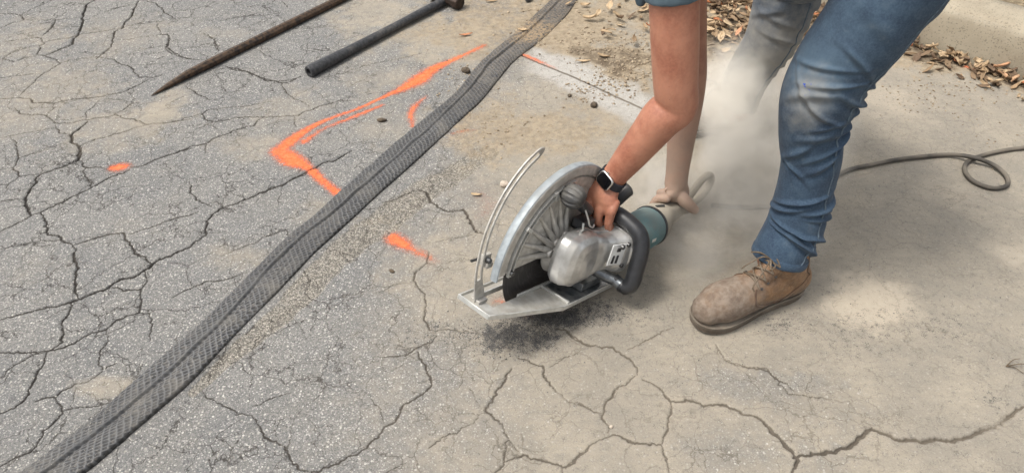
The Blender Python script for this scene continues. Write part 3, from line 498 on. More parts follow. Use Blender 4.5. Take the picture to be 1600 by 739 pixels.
# wire lever beside the knob
m = MB(); m.tube(spline([(-.02, -.055, .135), (-.012, -.065, .115), (.0, -.067, .098), (.02, -.066, .088), (.032, -.062, .09)], 24), .0022, 8); m.tube([(-.015, -.05, .07), (-.012, -.06, .085), (-.01, -.055, .1)], .003, 8); m.build('lever', M_bright, saw)
# depth bar: curved slotted strip outside the guard
dp = spline([(-.2145, -.094), (-.238, -.035), (-.2476, .0195), (-.2470, .090), (-.2225, .1657), (-.178, .2242), (-.124, .2635)], 70)
Td = np.gradient(dp, axis=0); Td /= np.linalg.norm(Td, axis=1)[:, None]; Nd = np.stack([-Td[:, 1], Td[:, 0]], 1); wd = np.full(70, .0122); wd[:12] = np.linspace(.017, .0122, 12); wd[-6:] = [.0122, .0118, .011, .0095, .007, .002]
m = MB()
def strip(i0, i1, a, b):
    v = []
    for i in range(i0, i1):
        for off, y_ in ((a[i], .030), (b[i], .030), (b[i], .034), (a[i], .034)): q = dp[i] + Nd[i] * off; v.append((q[0], y_, q[1]))
    n = i1 - i0; m.add(v, [[i * 4 + j, i * 4 + (j + 1) % 4, (i + 1) * 4 + (j + 1) % 4, (i + 1) * 4 + j] for i in range(n - 1) for j in range(4)] + [[3, 2, 1, 0], [(n - 1) * 4 + j for j in range(4)]])
strip(0, 12, -wd, wd); strip(11, 67, -wd, -wd + .0066); strip(11, 67, wd - .0066, wd); strip(66, 70, -wd, wd)
m.build('depth_bar', M_guard, saw, True, .0008, 1)
m = MB(); m.box((-.226, .036, .012), (.026, .010, .026)); m.box((-.222, .030, .0), (.02, .016, .012)); cl = m.build('clamp', M_guard, saw, True, .0015)
m = MB(); revolve(m, [(0, .020), (.0055, .020), (.0065, .022), (.0065, .032)], np.array([-.228, 0, .014]), 'y', 14); m.tube([(-.235, .042, .012), (-.262, .046, .010)], .0032, 8); m.build('bolt', M_screw, cl)
# base plate with a long slot for the disc
m = MB(); zb, zt = -.1035, -.0995
for poly in ([(-.243, .067), (-.246, -.026), (-.205, -.042), (-.205, .067)], [(-.205, -.004), (-.205, -.042), (-.05, -.095), (.19, -.098), (.19, -.004)], [(-.205, .067), (-.205, .040), (.19, .040), (.19, .067)], [(.19, .067), (.19, -.098), (.215, -.09), (.215, .067)]):
    m.prism(poly, 2, zb, zt)
plate = m.build('base_plate', M_plate, saw, True, 0, auto=30)
rim = [(-.243, .067), (-.246, -.026), (-.205, -.042), (-.05, -.095), (.19, -.098), (.215, -.09)]
def wall(mb, pts, t, z0, z1, close=False):
    for a, b in zip(pts[:-1], pts[1:]):
        a = np.array(a); b = np.array(b); d = (b - a) / np.linalg.norm(b - a); n = np.array([-d[1], d[0]]); mb.prism([a - n * t, b - n * t, b + n * t, a + n * t], 2, z0, z1)
m = MB(); wall(m, rim, .0016, -.1055, -.0935); wall(m, [(-.246, .068), (.215, .068)], .0016, -.1055, -.0935); m.build('plate_lip', M_bright, plate, True, .0006, 1)
m = MB(); wall(m, [(-.12, -.006), (.03, -.006)], .0022, -.0993, -.090); wall(m, [(-.205, .038), (.03, .038)], .0018, -.0993, -.086); m.box((-.022, -.048, -.0955), (.007, .086, .0075)); m.build('plate_rail', M_bright, plate, True, .0008, 1)
m = MB(); m.prism([(-.017, -.008), (-.017, -.091), (.186, -.094), (.186, -.008)], 2, -.0993, -.0965); m.box((.10, -.055, -.085), (.10, .045, .020)); m.tube([(.05, -.04, -.09), (.06, -.045, -.06), (.075, -.05, -.05)], .011, 10); m.build('plate_panel', M_dirty, plate, True, .002)
m = MB(); m.box((-.214, .032, -.0955), (.030, .026, .008)); m.build('bar_foot', M_guard, plate, True, .001)
# gear housing: cast lobe round the spindle, neck, motor flange
def loft(mb, secs, seg=40, pw=2.6):        # secs: centre, u axis, v axis, ru, rv ; superellipse sections
    v = []
    for c_, u_, v_, ru, rv in secs:
        for j in range(seg):
            t = 2 * math.pi * j / seg; cs_, sn = math.cos(t), math.sin(t); a = abs(cs_) ** (2 / pw) * (1 if cs_ >= 0 else -1); b = abs(sn) ** (2 / pw) * (1 if sn >= 0 else -1)
            v.append(np.array(c_) + np.array(u_) * ru * a + np.array(v_) * rv * b)
    n = len(secs); return mb.add(v, [[i * seg + j, i * seg + (j + 1) % seg, (i + 1) * seg + (j + 1) % seg, (i + 1) * seg + j] for i in range(n - 1) for j in range(seg)] + [list(range(seg))[::-1], [(n - 1) * seg + j for j in range(seg)]])
X_, Y_, Z_ = np.eye(3)
m = MB(); c0 = np.array([-.012, 0, .012])
loft(m, [(c0 + Y_ * y_ + X_ * sx, X_, Z_, a, b) for y_, a, b, sx in ((-.030, .046, .048, .0), (-.036, .060, .062, 0), (-.046, .066, .068, .001), (-.066, .066, .067, .003), (-.082, .062, .061, .006), (-.092, .054, .052, .010), (-.098, .040, .038, .014), (-.100, .018, .017, .016))], 56, 3.6)
loft(m, [(np.array([x_, y_, z_]), Y_, Z_, a, b) for x_, y_, z_, a, b in ((-.005, -.062, .014, .030, .050), (.03, -.065, .016, .036, .056), (.06, -.070, .018, .037, .047), (.085, -.076, .020, .041, .047), (.105, -.082, .021, .049, .054), (.120, -.085, .022, .053, .057))], 56, 4.0)
gh = m.build('gear_housing', M_cast, saw, True, 0, auto=60)
mo = gh.modifiers.new('r', 'REMESH'); mo.mode = 'VOXEL'; mo.voxel_size = .0018; mo.use_smooth_shade = True; ms = gh.modifiers.new('s', 'SMOOTH'); ms.iterations = 1; ms.factor = .5
ax = np.array([1, -.02, .13]); ax /= np.linalg.norm(ax); vz = np.cross(ax, Y_); vz /= np.linalg.norm(vz); vz = vz if vz[2] > 0 else -vz; vy = np.cross(vz, ax)
mc = np.array([.118, -.086, .022]); ma = lambda t: mc + ax * t
m = MB()   # bright vent plate with slots
VP = rzm(-17); m.box((.076, -.1225, .030), (.046, .004, .058), VP); m.build('vent_plate', M_white, gh, True, .003, 3)
m = MB()
vpt = lambda a, b: np.array([.076, -.1225, .030]) + VP @ np.array([a, -.0026, b])
for xx in (-.010, .003): m.box(vpt(xx, -.012), (.0065, .003, .022), VP)
m.box(vpt(.0, .014), (.012, .003, .010), VP); m.build('vent', M_blk, gh, True, .001, 1)
for q in ((.074, .056, -.006), (.106, .054, -.004), (.107, -.004, -.004)):
    m = MB(); revolve(m, [(.0, -.1345), (.0045, -.1345), (.006, -.1325), (.006, -.1265)], np.array([q[0], q[2] + .004, q[1]]), 'y', 14)
    m.build('screw', M_screw, gh)
m = MB(); m.tube(spline([(-.046, -.052, .070), (.0, -.055, .0825), (.035, -.06, .072), (.07, -.068, .066), (.10, -.078, .070)], 24), .0035, 8); m.tube(spline([(-.055, -.070, .055), (-.064, -.074, .01), (-.052, -.078, -.035), (-.02, -.08, -.052), (.03, -.078, -.038)], 28), .0022, 8); m.build('casting_seam', M_cast, gh)
m = MB(); m.tube([ma(t) for t in (0, .002, .040, .043)], [.054, .057, .057, .054], 48, up=vz); fl = m.build('motor_flange', M_cast, saw)
m = MB(); loft(m, [(ma(t), vy, vz, r_, r_) for t, r_ in ((.044, .050), (.05, .053), (.10, .053), (.150, .052), (.175, .0515))], 56, 2.1); mt = m.build('motor_housing', M_teal, saw)
for t in (.178, .046): m = MB(); m.tube([ma(t + d) for d in (-.004, -.003, .003, .004)], [.0525, .0545, .0545, .0525], 56, up=vz); m.build('motor_ring', M_blk, mt)
m = MB(); m.box(ma(.112) + np.array([0, -.0525, .006]), (.020, .002, .010)); m.build('badge', M_bright, mt, True, .0008, 1)
m = MB(); loft(m, [(ma(t) + vz * o, vy, vz, a, b) for t, a, b, o in ((.183, .050, .050, 0), (.195, .049, .050, 0), (.215, .045, .047, .002), (.238, .035, .040, .004), (.262, .025, .029, .006), (.300, .021, .025, .006), (.350, .020, .024, .005), (.378, .022, .027, .002), (.392, .020, .024, .0), (.398, .012, .014, 0))], 48, 2.7)
rh = m.build('rear_handle', M_coat, saw)
m = MB(); q = ma(.208) + vz * .050; m.tube([q - ax * .012 + vy * .006, q + ax * .012 - vy * .004], .0042, 8); m.build('switch_lock', M_blkd, rh, True)
m = MB(); q = ma(.33) - vz * .026; m.tube(spline([q - ax * .03, q - vz * .012 - ax * .012, q - vz * .010 + ax * .012, q + ax * .028], 12), .006, 8); m.build('trigger', M_coat, rh)
q0 = ma(.388); lp_ = spline([q0 - ax * .01, q0 + ax * .030 - vz * .006, q0 + ax * .075 + vz * .002, q0 + ax * .108 + vz * .022, q0 + ax * .112 + vz * .050, q0 + ax * .085 + vz * .070, q0 + ax * .045 + vz * .066, q0 + ax * .015 + vz * .045, q0 - ax * .012 + vz * .018], 60)
m = MB(); m.tube(lp_, np.linspace(.0125, .0100, 60), 16); m.build('cord_guard', M_coat, rh)
# front loop handle
hp = spline([(.118, -.120, -.050), (.120, -.150, -.058), (.122, -.1655, -.040), (.124, -.163, .0), (.126, -.157, .048), (.126, -.142, .080), (.124, -.116, .094), (.121, -.075, .103), (.12, -.03, .097), (.119, .02, .093), (.116, .050, .090), (.10, .062, .08)], 90)
m = MB(); m.tube(hp, [.014] * 6 + [.0175] * 3 + [.0205] * 50 + [.0185] * 31, 22); m.build('front_handle', M_blk, saw)
m = MB(); m.tube([(.095, -.075, -.045), (.108, -.10, -.052), (.118, -.125, -.054), (.120, -.146, -.058)], [.016, .015, .0145, .0165], 16); m.build('handle_bracket', M_dirty, saw); m = MB(); m.tube([(.10, .055, .08), (.08, .03, .06), (.07, -.02, .05)], .014, 14); m.build('handle_mount', M_blkd, saw)
m = MB(); m.tube(spline([(.165, .0, .055), (.175, -.02, .10), (.186, -.035, .135), (.200, -.042, .152)], 20), [.020] * 17 + [.0195, .017, .010], 24); m.build('dust_port', M_blkd, saw)
# dark dusty body work between guard and housing
m = MB(); loft(m, [(np.array([x_, -.005, z_]), Y_, Z_, .04, b) for x_, z_, b in ((.03, .03, .05), (.08, .03, .055), (.15, .03, .05), (.18, .03, .04))], 32, 3); m.box((.03, -.035, .085), (.05, .03, .02)); m.build('body', M_blkd, saw, True)
tag(saw, 'grey hand-held cut-off saw with black disc, round guard and teal motor cutting the asphalt', 'cut-off saw')

# ================================================================== PERSON
def A(px, py, dep):
    return np.array([0, 0, H]) + (FW + RT * (px - CX) / F - UP * (py - CY) / F) * dep
def limb(mb, rows, n=40, seg=28, up=(0, 0, 1), ends=(1, 1), disp=None):
    """tapered rounded limb; rows: x, y, z, ru, rw"""
    Q = spline(rows, n); P = Q[:, :3]; T, U, W = frames(P, up); ru, rw = Q[:, 3].copy(), Q[:, 4].copy(); pts = [P[i] for i in range(n)]; idx_ = list(range(n)); sc_ = [1.0] * n
    if ends[0]:
        for a in (30, 60, 85): t = R(a); pts.insert(0, P[0] - T[0] * min(ru[0], rw[0]) * math.sin(t)); idx_.insert(0, 0); sc_.insert(0, math.cos(t))
    if ends[1]:
        for a in (30, 60, 85): t = R(a); pts.append(P[-1] + T[-1] * min(ru[-1], rw[-1]) * math.sin(t)); idx_.append(n - 1); sc_.append(math.cos(t))
    L = np.r_[0, np.cumsum(np.linalg.norm(np.diff(np.array(pts), axis=0), axis=1))]; v = []
    for q, i, s_, l in zip(pts, idx_, sc_, L):
        for j in range(seg):
            t = 2 * math.pi * j / seg; d = U[i] * ru[i] * math.cos(t) + W[i] * rw[i] * math.sin(t); k_ = 1.0
            if disp is not None: k_ = 1 + disp(l, q, d / np.linalg.norm(d)) / np.linalg.norm(d)
            v.append(q + d * s_ * k_)
    m_ = len(pts); f = [[i * seg + j, i * seg + (j + 1) % seg, (i + 1) * seg + (j + 1) % seg, (i + 1) * seg + j] for i in range(m_ - 1) for j in range(seg)]
    f += [list(range(seg))[::-1], [(m_ - 1) * seg + j for j in range(seg)]]; mb.add(v, f); return np.array(pts)
def remesh(o, vs, it=4, fac=.5):
    a = o.modifiers.new('r', 'REMESH'); a.mode = 'VOXEL'; a.voxel_size = vs; a.use_smooth_shade = True
    b = o.modifiers.new('s', 'SMOOTH'); b.iterations = it; b.factor = fac
def row(p, a, b=None): return [*p, a, b or a]
person = empty('person', (.72, 1.55, 0)); PL0 = Vector((.72, 1.55, 0))
def own(o): o.location = -PL0; return o               # meshes are built in world coordinates and hung from the empty at the feet
LS = np.array([.300, 1.335, .86]); LE = A(1056, 158, 1.50); LW = A(953, 284, 1.675)
RS = np.array([.375, 1.60, .79]); RE = A(1076, 120, 1.76); RWr = A(1056, 288, 1.905)
body = MB()
FY = (.018, -.012, -.042, -.070); KN = [SW(.084, y_, .122) for y_ in FY]; km = (KN[1] + KN[2]) / 2
bdir = SD(0, 1, 0); hn = np.cross(bdir, km - LW); hn /= np.linalg.norm(hn); hn = hn if hn @ (-FW) > 0 else -hn
# left arm: shoulder, biceps, elbow, forearm, wrist
limb(body, [row(LS, .056), row(LS * .7 + LE * .3, .050), row(LS * .35 + LE * .65, .0485), row(LS * .12 + LE * .88, .0465), row(LE + np.array([.004, .004, -.015]), .0455), row(LE * .82 + LW * .18, .0465), row(LE * .62 + LW * .38, .0425), row(LE * .35 + LW * .65, .035, .037), row(LE * .12 + LW * .88, .0265, .031), row(LW, .0235, .0305)], 70, 36, hn)
limb(body, [row(LE + np.array([.012, .018, .012]), .026), row(LE + np.array([.016, .012, -.014]), .028), row(LE + np.array([.010, .004, -.045]), .026)], 10, 20)
limb(body, [row(LE * .9 + LW * .1 - np.array([.016, 0, 0]), .018), row(LE * .72 + LW * .28 - np.array([.020, .004, 0]), .027), row(LE * .5 + LW * .5 - np.array([.012, .004, 0]), .022), row(LE * .35 + LW * .65, .014)], 20, 20)
# left hand over the loop handle
wd_ = -bdir if False else bdir
limb(body, [row(LW, .0235, .0300), row(LW * .7 + km * .3, .022, .036), row(LW * .35 + km * .65 + hn * .002, .021, .047), row(km - hn * .003, .0190, .052)], 24, 32, hn)
for i, y_ in enumerate(FY):
    r_ = (.0120, .0125, .0120, .0108)[i]; q = (1.0, 1.08, 1.0, .86)[i]
    limb(body, [row(KN[i] + (LW - km) * .35, r_ * .8), row(KN[i] + hn * .003, r_ * 1.2), row(SW(.12 - .043 * q, y_, .108), r_ * 1.05), row(SW(.12 - .038 * q, y_ - .001, .084), r_ * .98), row(SW(.12 - .020, y_ - .002, .070), r_ * .9), row(SW(.12 + .006, y_ - .002, .069), r_ * .84)], 26, 16, bdir)
limb(body, [row(LW * .8 + km * .2 + bdir * .018, .016), row(SW(.142, .020, .140), .0150), row(SW(.152, .034, .108), .0120), row(SW(.142, .034, .078), .0105), row(SW(.12, .026, .068), .009)], 22, 16, hn)
# right arm and hand
limb(body, [row(RS, .055), row(RS * .6 + RE * .4, .050), row(RS * .2 + RE * .8, .046), row(RE, .044), row(RE * .75 + RWr * .25, .0435), row(RE * .45 + RWr * .55, .0365), row(RE * .15 + RWr * .85, .028, .031), row(RWr, .025, .031)], 60, 32, (0, -1, 0))
hd = SD(*ax); sd = SD(*vy); sz_ = SD(*vz); gr = lambda t, a, b: SW(*(ma(t) + vy * a + vz * b)); hs_ = -1 if (SD(*vy) @ FW) < 0 else 1   # sd is the far side of the handle
far_ = lambda a: a if SD(*vy) @ FW > 0 else -a
RT_ = (.256, .282, .307, .330); rk = [gr(t, far_(.034), .040) for t in RT_]; rkm = (rk[1] + rk[2]) / 2; rup = np.cross(SD(*ax), rkm - RWr); rup /= np.linalg.norm(rup)
limb(body, [row(RWr, .025, .031), row(RWr * .65 + gr(.305, far_(.004), .055) * .35, .024, .037), row(gr(.298, far_(.006), .054), .020, .046), row(rkm, .015, .049)], 24, 30, rup)
for i, t in enumerate(RT_):
    r_ = (.0118, .0122, .0118, .0105)[i]
    limb(body, [row(gr(t, far_(.010), .054), r_), row(rk[i], r_ * 1.02), row(gr(t, far_(.042), .010), r_), row(gr(t, far_(.034), -.022), r_ * .95), row(gr(t, far_(.006), -.036), r_ * .85)], 24, 16, hd)
limb(body, [row(RWr * .7 + rkm * .3, .017), row(gr(.300, far_(-.018), .052), .0180), row(gr(.318, far_(-.036), .034), .0155), row(gr(.346, far_(-.040), .016), .0130), row(gr(.368, far_(-.033), .004), .0108)], 24, 18, sz_)
# torso, neck, head, hips and legs (mostly above the frame or under clothes)
limb(body, [row((.78, 1.45, .95), .10, .15), row((.66, 1.46, .965), .095, .14), row((.50, 1.47, .95), .10, .155), row((.38, 1.475, .92), .095, .16), row((.30, 1.475, .905), .07, .11)], 30, 36)
limb(body, [row((.32, 1.475, .91), .058), row((.22, 1.47, .925), .052)], 8, 24)
hdv = np.array([-.55, 0, -.83]); hc_ = np.array([.13, 1.47, .945])
limb(body, [row(hc_ - hdv * .05 + np.array([.02, 0, .03]), .085, .072), row(hc_, .100, .078), row(hc_ + hdv * .05, .092, .070)], 14, 30, (.83, 0, -.55))
limb(body, [row(hc_ + np.array([.0, 0, -.05]), .055, .052), row(hc_ + np.array([.03, 0, -.085]) + hdv * .02, .035, .034)], 8, 20)
limb(body, [row(hc_ + hdv * .115, .010), row(hc_ + hdv * .128 + np.array([.022, 0, -.015]), .013)], 8, 12)
for s_ in (-1, 1): limb(body, [row(hc_ + np.array([.01, s_ * .080, -.02]), .010, .018), row(hc_ + np.array([.03, s_ * .083, .02]), .010, .02)], 6, 12)
LL = [row((.80, 1.32, .93), .100), row(A(1405, -30, 1.33), .094), row(A(1347, 50, 1.40), .0885), row(A(1308, 100, 1.45), .0845), row(A(1281, 150, 1.495), .0800), row(A(1268, 200, 1.545), .0685), row(A(1267, 250, 1.595), .0645), row(A(1256, 300, 1.645), .0630), row(A(1243, 350, 1.695), .0665), row(A(1223, 388, 1.718), .0665), row(A(1217, 402, 1.730), .0655)]
RL = [row((.86, 1.60, .90), .105), row(A(1243, -40, 1.98), .094), row(A(1228, 0, 2.04), .090), row(A(1206, 60, 2.12), .079), row(A(1183, 95, 2.17), .072), row(A(1163, 130, 2.21), .067), row(A(1151, 168, 2.25), .061)]
for Lg in (LL, RL): limb(body, [r_[:3] + [r_[3] * .8, r_[4] * .8] for r_ in Lg], 50, 24)
k = NT('sun tanned skin'); n1 = k.noise(14, 4, .6); n2 = k.noise(170, 4, .6); sp_ = k.vor(95); px_ = k.sep(k.tc.outputs['Object'])
c = k.mix(k.mr(n1, .35, .68), (.400, .185, .118), (.275, .104, .064)); c = k.mix(k.mr(n2, .35, .7, 0, .4), c, (.46, .20, .12)); c = k.mix(k.math('MULTIPLY', k.mr(sp_, .10, .04), k.mr(k.noise(30, 2), .52, .6)), c, (.20, .07, .04))
# the far arm is powdered with concrete dust, strongest towards the hand
dd_ = k.vm('DISTANCE', k.tc.outputs['Object'], tuple(RWr)); 
df = k.mr(dd_, .46, .02); py_ = k.mr(k.math('ADD', px_[0], px_[1]), 1.72, 1.80)
df = k.math('MULTIPLY', k.math('MULTIPLY', df, py_), k.mr(k.math('ADD', n1, k.math('MULTIPLY', n2, .4)), .3, .75, .42, .66), True)
c = k.mix(df, c, (.33, .285, .225)); k.col(c); k.rough(k.mr(df, 0, 1, .48, .9)); k.b.inputs['Subsurface Weight'].default_value = .12; k.b.inputs['Subsurface Radius'].default_value = (.01, .004, .002); k.b.inputs['Subsurface Scale'].default_value = .6
k.bump(k.math('ADD', k.math('MULTIPLY', k.noise(34, 4, .6, dist=1.2), 2.2), k.math('ADD', n2, k.math('MULTIPLY', k.noise(700, 2), .4))), .35, .0012); M_skin = k.m
bo = own(body.build('body', M_skin, person, True, auto=0)); remesh(bo, .0025, 3, .5)
# hair and face
M_hair = simple('dark brown hair', (.03, .018, .010), .6, 0, .3, .1, 200, .6)
m = MB(); limb(m, [row(hc_ - hdv * .058 + np.array([.028, 0, .036]), .086, .074), row(hc_ + np.array([.010, 0, .022]) - hdv * .01, .100, .081)], 12, 30, (.83, 0, -.55)); own(m.build('hair', M_hair, person, True, auto=0))
M_eye = simple('eye', (.6, .58, .55), .2, 0, .02, 0); m = MB()
for s_ in (-1, 1): m = MB(); limb(m, [row(hc_ + hdv * .104 + np.array([-.012, s_ * .03, .012]), .010), row(hc_ + hdv * .106 + np.array([-.012, s_ * .031, .012]), .010)], 4, 12); own(m.build('eye', M_eye, person, True, auto=0)); m = MB(); limb(m, [row(hc_ + hdv * .112 + np.array([.050, -.022, -.034]), .004), row(hc_ + hdv * .114 + np.array([.052, 0, -.036]), .005), row(hc_ + hdv * .112 + np.array([.050, .022, -.034]), .004)], 8, 10)
own(m.build('lips', simple('lips', (.30, .09, .07), .5, 0, .05, 0), person, True, auto=0))
# wristwatch
fa = (LE - LW); fa /= np.linalg.norm(fa); wn = hn - fa * (hn @ fa); wn /= np.linalg.norm(wn); ws = np.cross(wn, fa); ws = ws if ws @ bdir > 0 else -ws
wc = LW + fa * .012; M_case = simple('watch case metal', (.62, .60, .57), .25, .9, .05, .1); M_glass = simple('black watch glass', (.004, .004, .005), .08, 0, .05, .04, bump=0); M_strap = simple('dark navy strap', (.010, .013, .022), .55, 0, .1, .08)
def rrect(w_, h_, r_, n=8):
    out = []
    for cx_, cy_, a0 in ((w_ / 2 - r_, h_ / 2 - r_, 0), (-w_ / 2 + r_, h_ / 2 - r_, 90), (-w_ / 2 + r_, -h_ / 2 + r_, 180), (w_ / 2 - r_, -h_ / 2 + r_, 270)):
        for i in range(n): t = R(a0 + 90 * i / (n - 1)); out.append((cx_ + r_ * math.cos(t), cy_ + r_ * math.sin(t)))
    return out
def slab(mb, c_, e1, e2, e3, layers):       # layers: (w, h, r, height)
    v = []; n = 0
    for w_, h_, r_, z_ in layers: pr = rrect(w_, h_, r_); n = len(pr); v += [c_ + e1 * a + e2 * b + e3 * z_ for a, b in pr]
    L_ = len(layers); mb.add(v, [[i * n + j, i * n + (j + 1) % n, (i + 1) * n + (j + 1) % n, (i + 1) * n + j] for i in range(L_ - 1) for j in range(n)] + [list(range(n))[::-1], [(L_ - 1) * n + j for j in range(n)]])
bc = wc + wn * .0265
m = MB(); slab(m, bc, fa, ws, wn, [(.030, .036, .009, -.005), (.036, .042, .0105, -.002), (.0375, .0435, .011, .003), (.0365, .0425, .0105, .0058), (.034, .040, .010, .0068)]); watch = own(m.build('wristwatch', M_case, person, True, auto=50))
m = MB(); slab(m, bc, fa, ws, wn, [(.0325, .0385, .0095, .0062), (.032, .038, .0095, .0078), (.029, .035, .009, .0084)]); m.build('screen', M_glass, watch, True, auto=50)
m = MB(); q = bc + fa * .019 + ws * .006; m.tube([q + wn * .001, q + fa * .003 + wn * .001], [.0034, .0030], 12); m.build('crown', M_case, watch)
sp_pts = [wc + wn * (.0262 * math.cos(t)) + ws * (.0335 * math.sin(t)) for t in np.linspace(0, 2 * math.pi, 60)]
v = []
for p_ in sp_pts:
    r0 = (p_ - wc) / np.linalg.norm(p_ - wc)
    for a, b in ((-.0115, 0), (-.0105, .0022), (.0105, .0022), (.0115, 0), (.0105, -.001), (-.0105, -.001)): v.append(p_ + fa * a + r0 * b)
m = MB(); m.add(v, [[i * 6 + j, i * 6 + (j + 1) % 6, (i + 1) * 6 + (j + 1) % 6, (i + 1) * 6 + j] for i in range(59) for j in range(6)]); m.build('strap', M_strap, watch, True, auto=50)
# t-shirt
M_shirt = simple('faded blue grey cotton', (.085, .125, .155), .9, 0, .25, .12, 30, .3, c2=(.05, .075, .095)); m = MB()
limb(m, [row((.80, 1.45, .95), .118, .172), row((.68, 1.46, .965), .112, .165), row((.50, 1.47, .95), .118, .178), row((.38, 1.475, .92), .112, .182), row((.31, 1.475, .91), .085, .13)], 30, 40)
d_ = (LE - LS) / np.linalg.norm(LE - LS)
limb(m, [row(LS - d_ * .02, .066), row(LS + d_ * .04, .063), row(LS + d_ * .08, .060), row(LS + d_ * .108, .058)], 24, 32, (-1, 0, 0), (1, 0))
dR = (RE - RS) / np.linalg.norm(RE - RS); limb(m, [row(RS, .066), row(RS + dR * .10, .062), row(RS + dR * .14, .062)], 14, 32, ends=(1, 0))
limb(m, [row((.33, 1.44, .86), .06), row(A(1004, -50, 1.40), .040), row(A(1003, -16, 1.43), .018, .022), row(A(1001, 4, 1.44), .010, .012)], 16, 24)
ts = own(m.build('t_shirt', M_shirt, person, True, auto=0)); remesh(ts, .004, 4, .5)
# jeans
def wrap(a): return (a + math.pi) % (2 * math.pi) - math.pi
class Folds:
    def __init__(s, lst, e=9.): s.a = np.array(lst); s.e = e
    def __call__(s, l, q, d):
        th = math.atan2(d[1], d[0]); A_ = s.a; dt = (th - A_[:, 1] + math.pi) % (2 * math.pi) - math.pi; x = l - A_[:, 0] - A_[:, 2] * dt - A_[:, 6] * dt * dt
        g_ = np.exp(-(x / A_[:, 4]) ** 2) - .55 * np.exp(-((x - 1.7 * A_[:, 4]) / A_[:, 4]) ** 2)
        return float((A_[:, 3] * g_ * np.exp(-(dt / A_[:, 5]) ** 2)).sum()) * float(sstep(s.e, s.e - .03, l)) + .0012 * (vnoise(l, th * .1 + 5, .025, 3) - .5)
rf = random.Random(11); fl_ = []
for s0 in np.arange(.36, .50, .020): fl_.append((s0 + rf.uniform(-.006, .006), rf.uniform(-.5, .35), rf.uniform(-.035, .02), rf.uniform(.008, .0135), rf.uniform(.0055, .009), rf.uniform(.5, 1.1), rf.uniform(-.01, .012)))       # back of the knee
for s0 in np.arange(.30, .58, .03): fl_.append((s0 + rf.uniform(-.01, .01), rf.uniform(-2.6, -1.1), rf.uniform(-.06, .06), rf.uniform(.004, .0075), rf.uniform(.006, .010), rf.uniform(.4, .9), rf.uniform(-.02, .02)))
for s0 in np.arange(.655, .785, .0175): fl_.append((s0 + rf.uniform(-.005, .005), rf.uniform(-3.0, .4), rf.uniform(-.03, .03), rf.uniform(.007, .0125), rf.uniform(.005, .0085), rf.uniform(.8, 1.5), rf.uniform(-.012, .012)))      # stacked at the ankle
for s0 in np.arange(.02, .30, .05): fl_.append((s0, rf.uniform(-2.6, .5), rf.uniform(-.10, .10), rf.uniform(.0025, .005), rf.uniform(.012, .022), rf.uniform(.4, .8), rf.uniform(-.03, .03)))
Pq = spline(LL, 330)[:, :3]; FL = Folds(fl_, np.linalg.norm(np.diff(Pq, axis=0), axis=1).sum() - .004); print('leg length', FL.e); fr = [(a + rf.uniform(-.02, .02), rf.uniform(-3, .5), rf.uniform(-.05, .05), rf.uniform(.003, .006), rf.uniform(.007, .012), rf.uniform(.6, 1.2), 0.) for a in np.arange(.38, .80, .03)]; FR = Folds(fr)
m = MB(); nJ = 330; sJ = 150
limb(m, LL, nJ, sJ, (0, 0, 1), (0, 0), FL); n1v = len(m.v); limb(m, RL, 220, 110, (0, 0, 1), (0, 0), FR); n2v = len(m.v)
limb(m, [row((.80, 1.33, .93), .108), row((.83, 1.46, .95), .130), row((.86, 1.60, .91), .112)], 16, 40); limb(m, [row((.83, 1.46, .94), .13, .17), row((.74, 1.46, .962), .120, .172)], 8, 40, ends=(1, 0))
V = np.array(m.v); fade = np.zeros(len(V)); dst = np.zeros(len(V)); kn = A(1250, 160, 1.44)
fade[:n1v] = np.exp(-(np.linalg.norm(V[:n1v] - A(1262, 130, 1.42), axis=1) / .085) ** 2) + .55 * np.exp(-(np.linalg.norm(V[:n1v] - A(1320, 30, 1.30), axis=1) / .13) ** 2) + .35 * np.exp(-(np.linalg.norm(V[:n1v] - A(1262, 250, 1.54), axis=1) / .09) ** 2)
dst[:n1v] = .7 * np.exp(-(np.linalg.norm(V[:n1v] - A(1245, 175, 1.42), axis=1) / .075) ** 2) + .12; dst[n1v:n2v] = .30 + .55 * sstep(.62, .25, V[n1v:n2v, 2])
k = NT('worn blue denim'); n1 = k.noise(22, 5, .65); n2 = k.noise(260, 3, .6); fd = k.attr('fade'); ds = k.attr('dusty')
c = k.mix(k.mr(n1, .3, .7), (.013, .029, .057), (.024, .051, .087)); c = k.mix(k.mr(k.math('ADD', fd, k.math('MULTIPLY', k.math('SUBTRACT', n1, .5), .8)), .15, 1.2, 0, .7), c, (.085, .135, .185)); c = k.mix(k.mr(n2, .35, .7, 0, .35), c, (.07, .11, .155))
c = k.mix(k.mr(k.noise(48, 4, .7), .60, .74, 0, .22), c, (.15, .18, .20)); c = k.mix(k.mr(k.math('ADD', ds, k.math('MULTIPLY', k.math('SUBTRACT', n1, .5), .9)), .15, 1.0, 0, .86), c, (.25, .235, .205))
bl = k.vm('DISTANCE', k.tc.outputs['Object'], tuple(A(1247, 138, 1.415))); c = k.mix(k.math('MULTIPLY', k.mr(bl, .03, .022), k.mr(k.noise(130, 2), .60, .66)), c, (.02, .06, .35))
ge = k.n.new('ShaderNodeNewGeometry'); k.col(c); k.rough(.88); k.b.inputs['Sheen Weight'].default_value = .04; wv = k.noise(900, 2); k.bump(k.math('ADD', k.math('MULTIPLY', wv, .4), k.noise(120, 4, .6)), .35, .0009); M_denim = k.m
jeans = own(mesh_obj('jeans', V, m.f, M_denim, person, True, dict(fade=fade, dusty=dst)))
M_thread = simple('denim seam', (.085, .12, .155), .9, 0, .2, .1, 200, .3)
ring0 = V[:n1v].reshape(-1, sJ, 3); seam = []
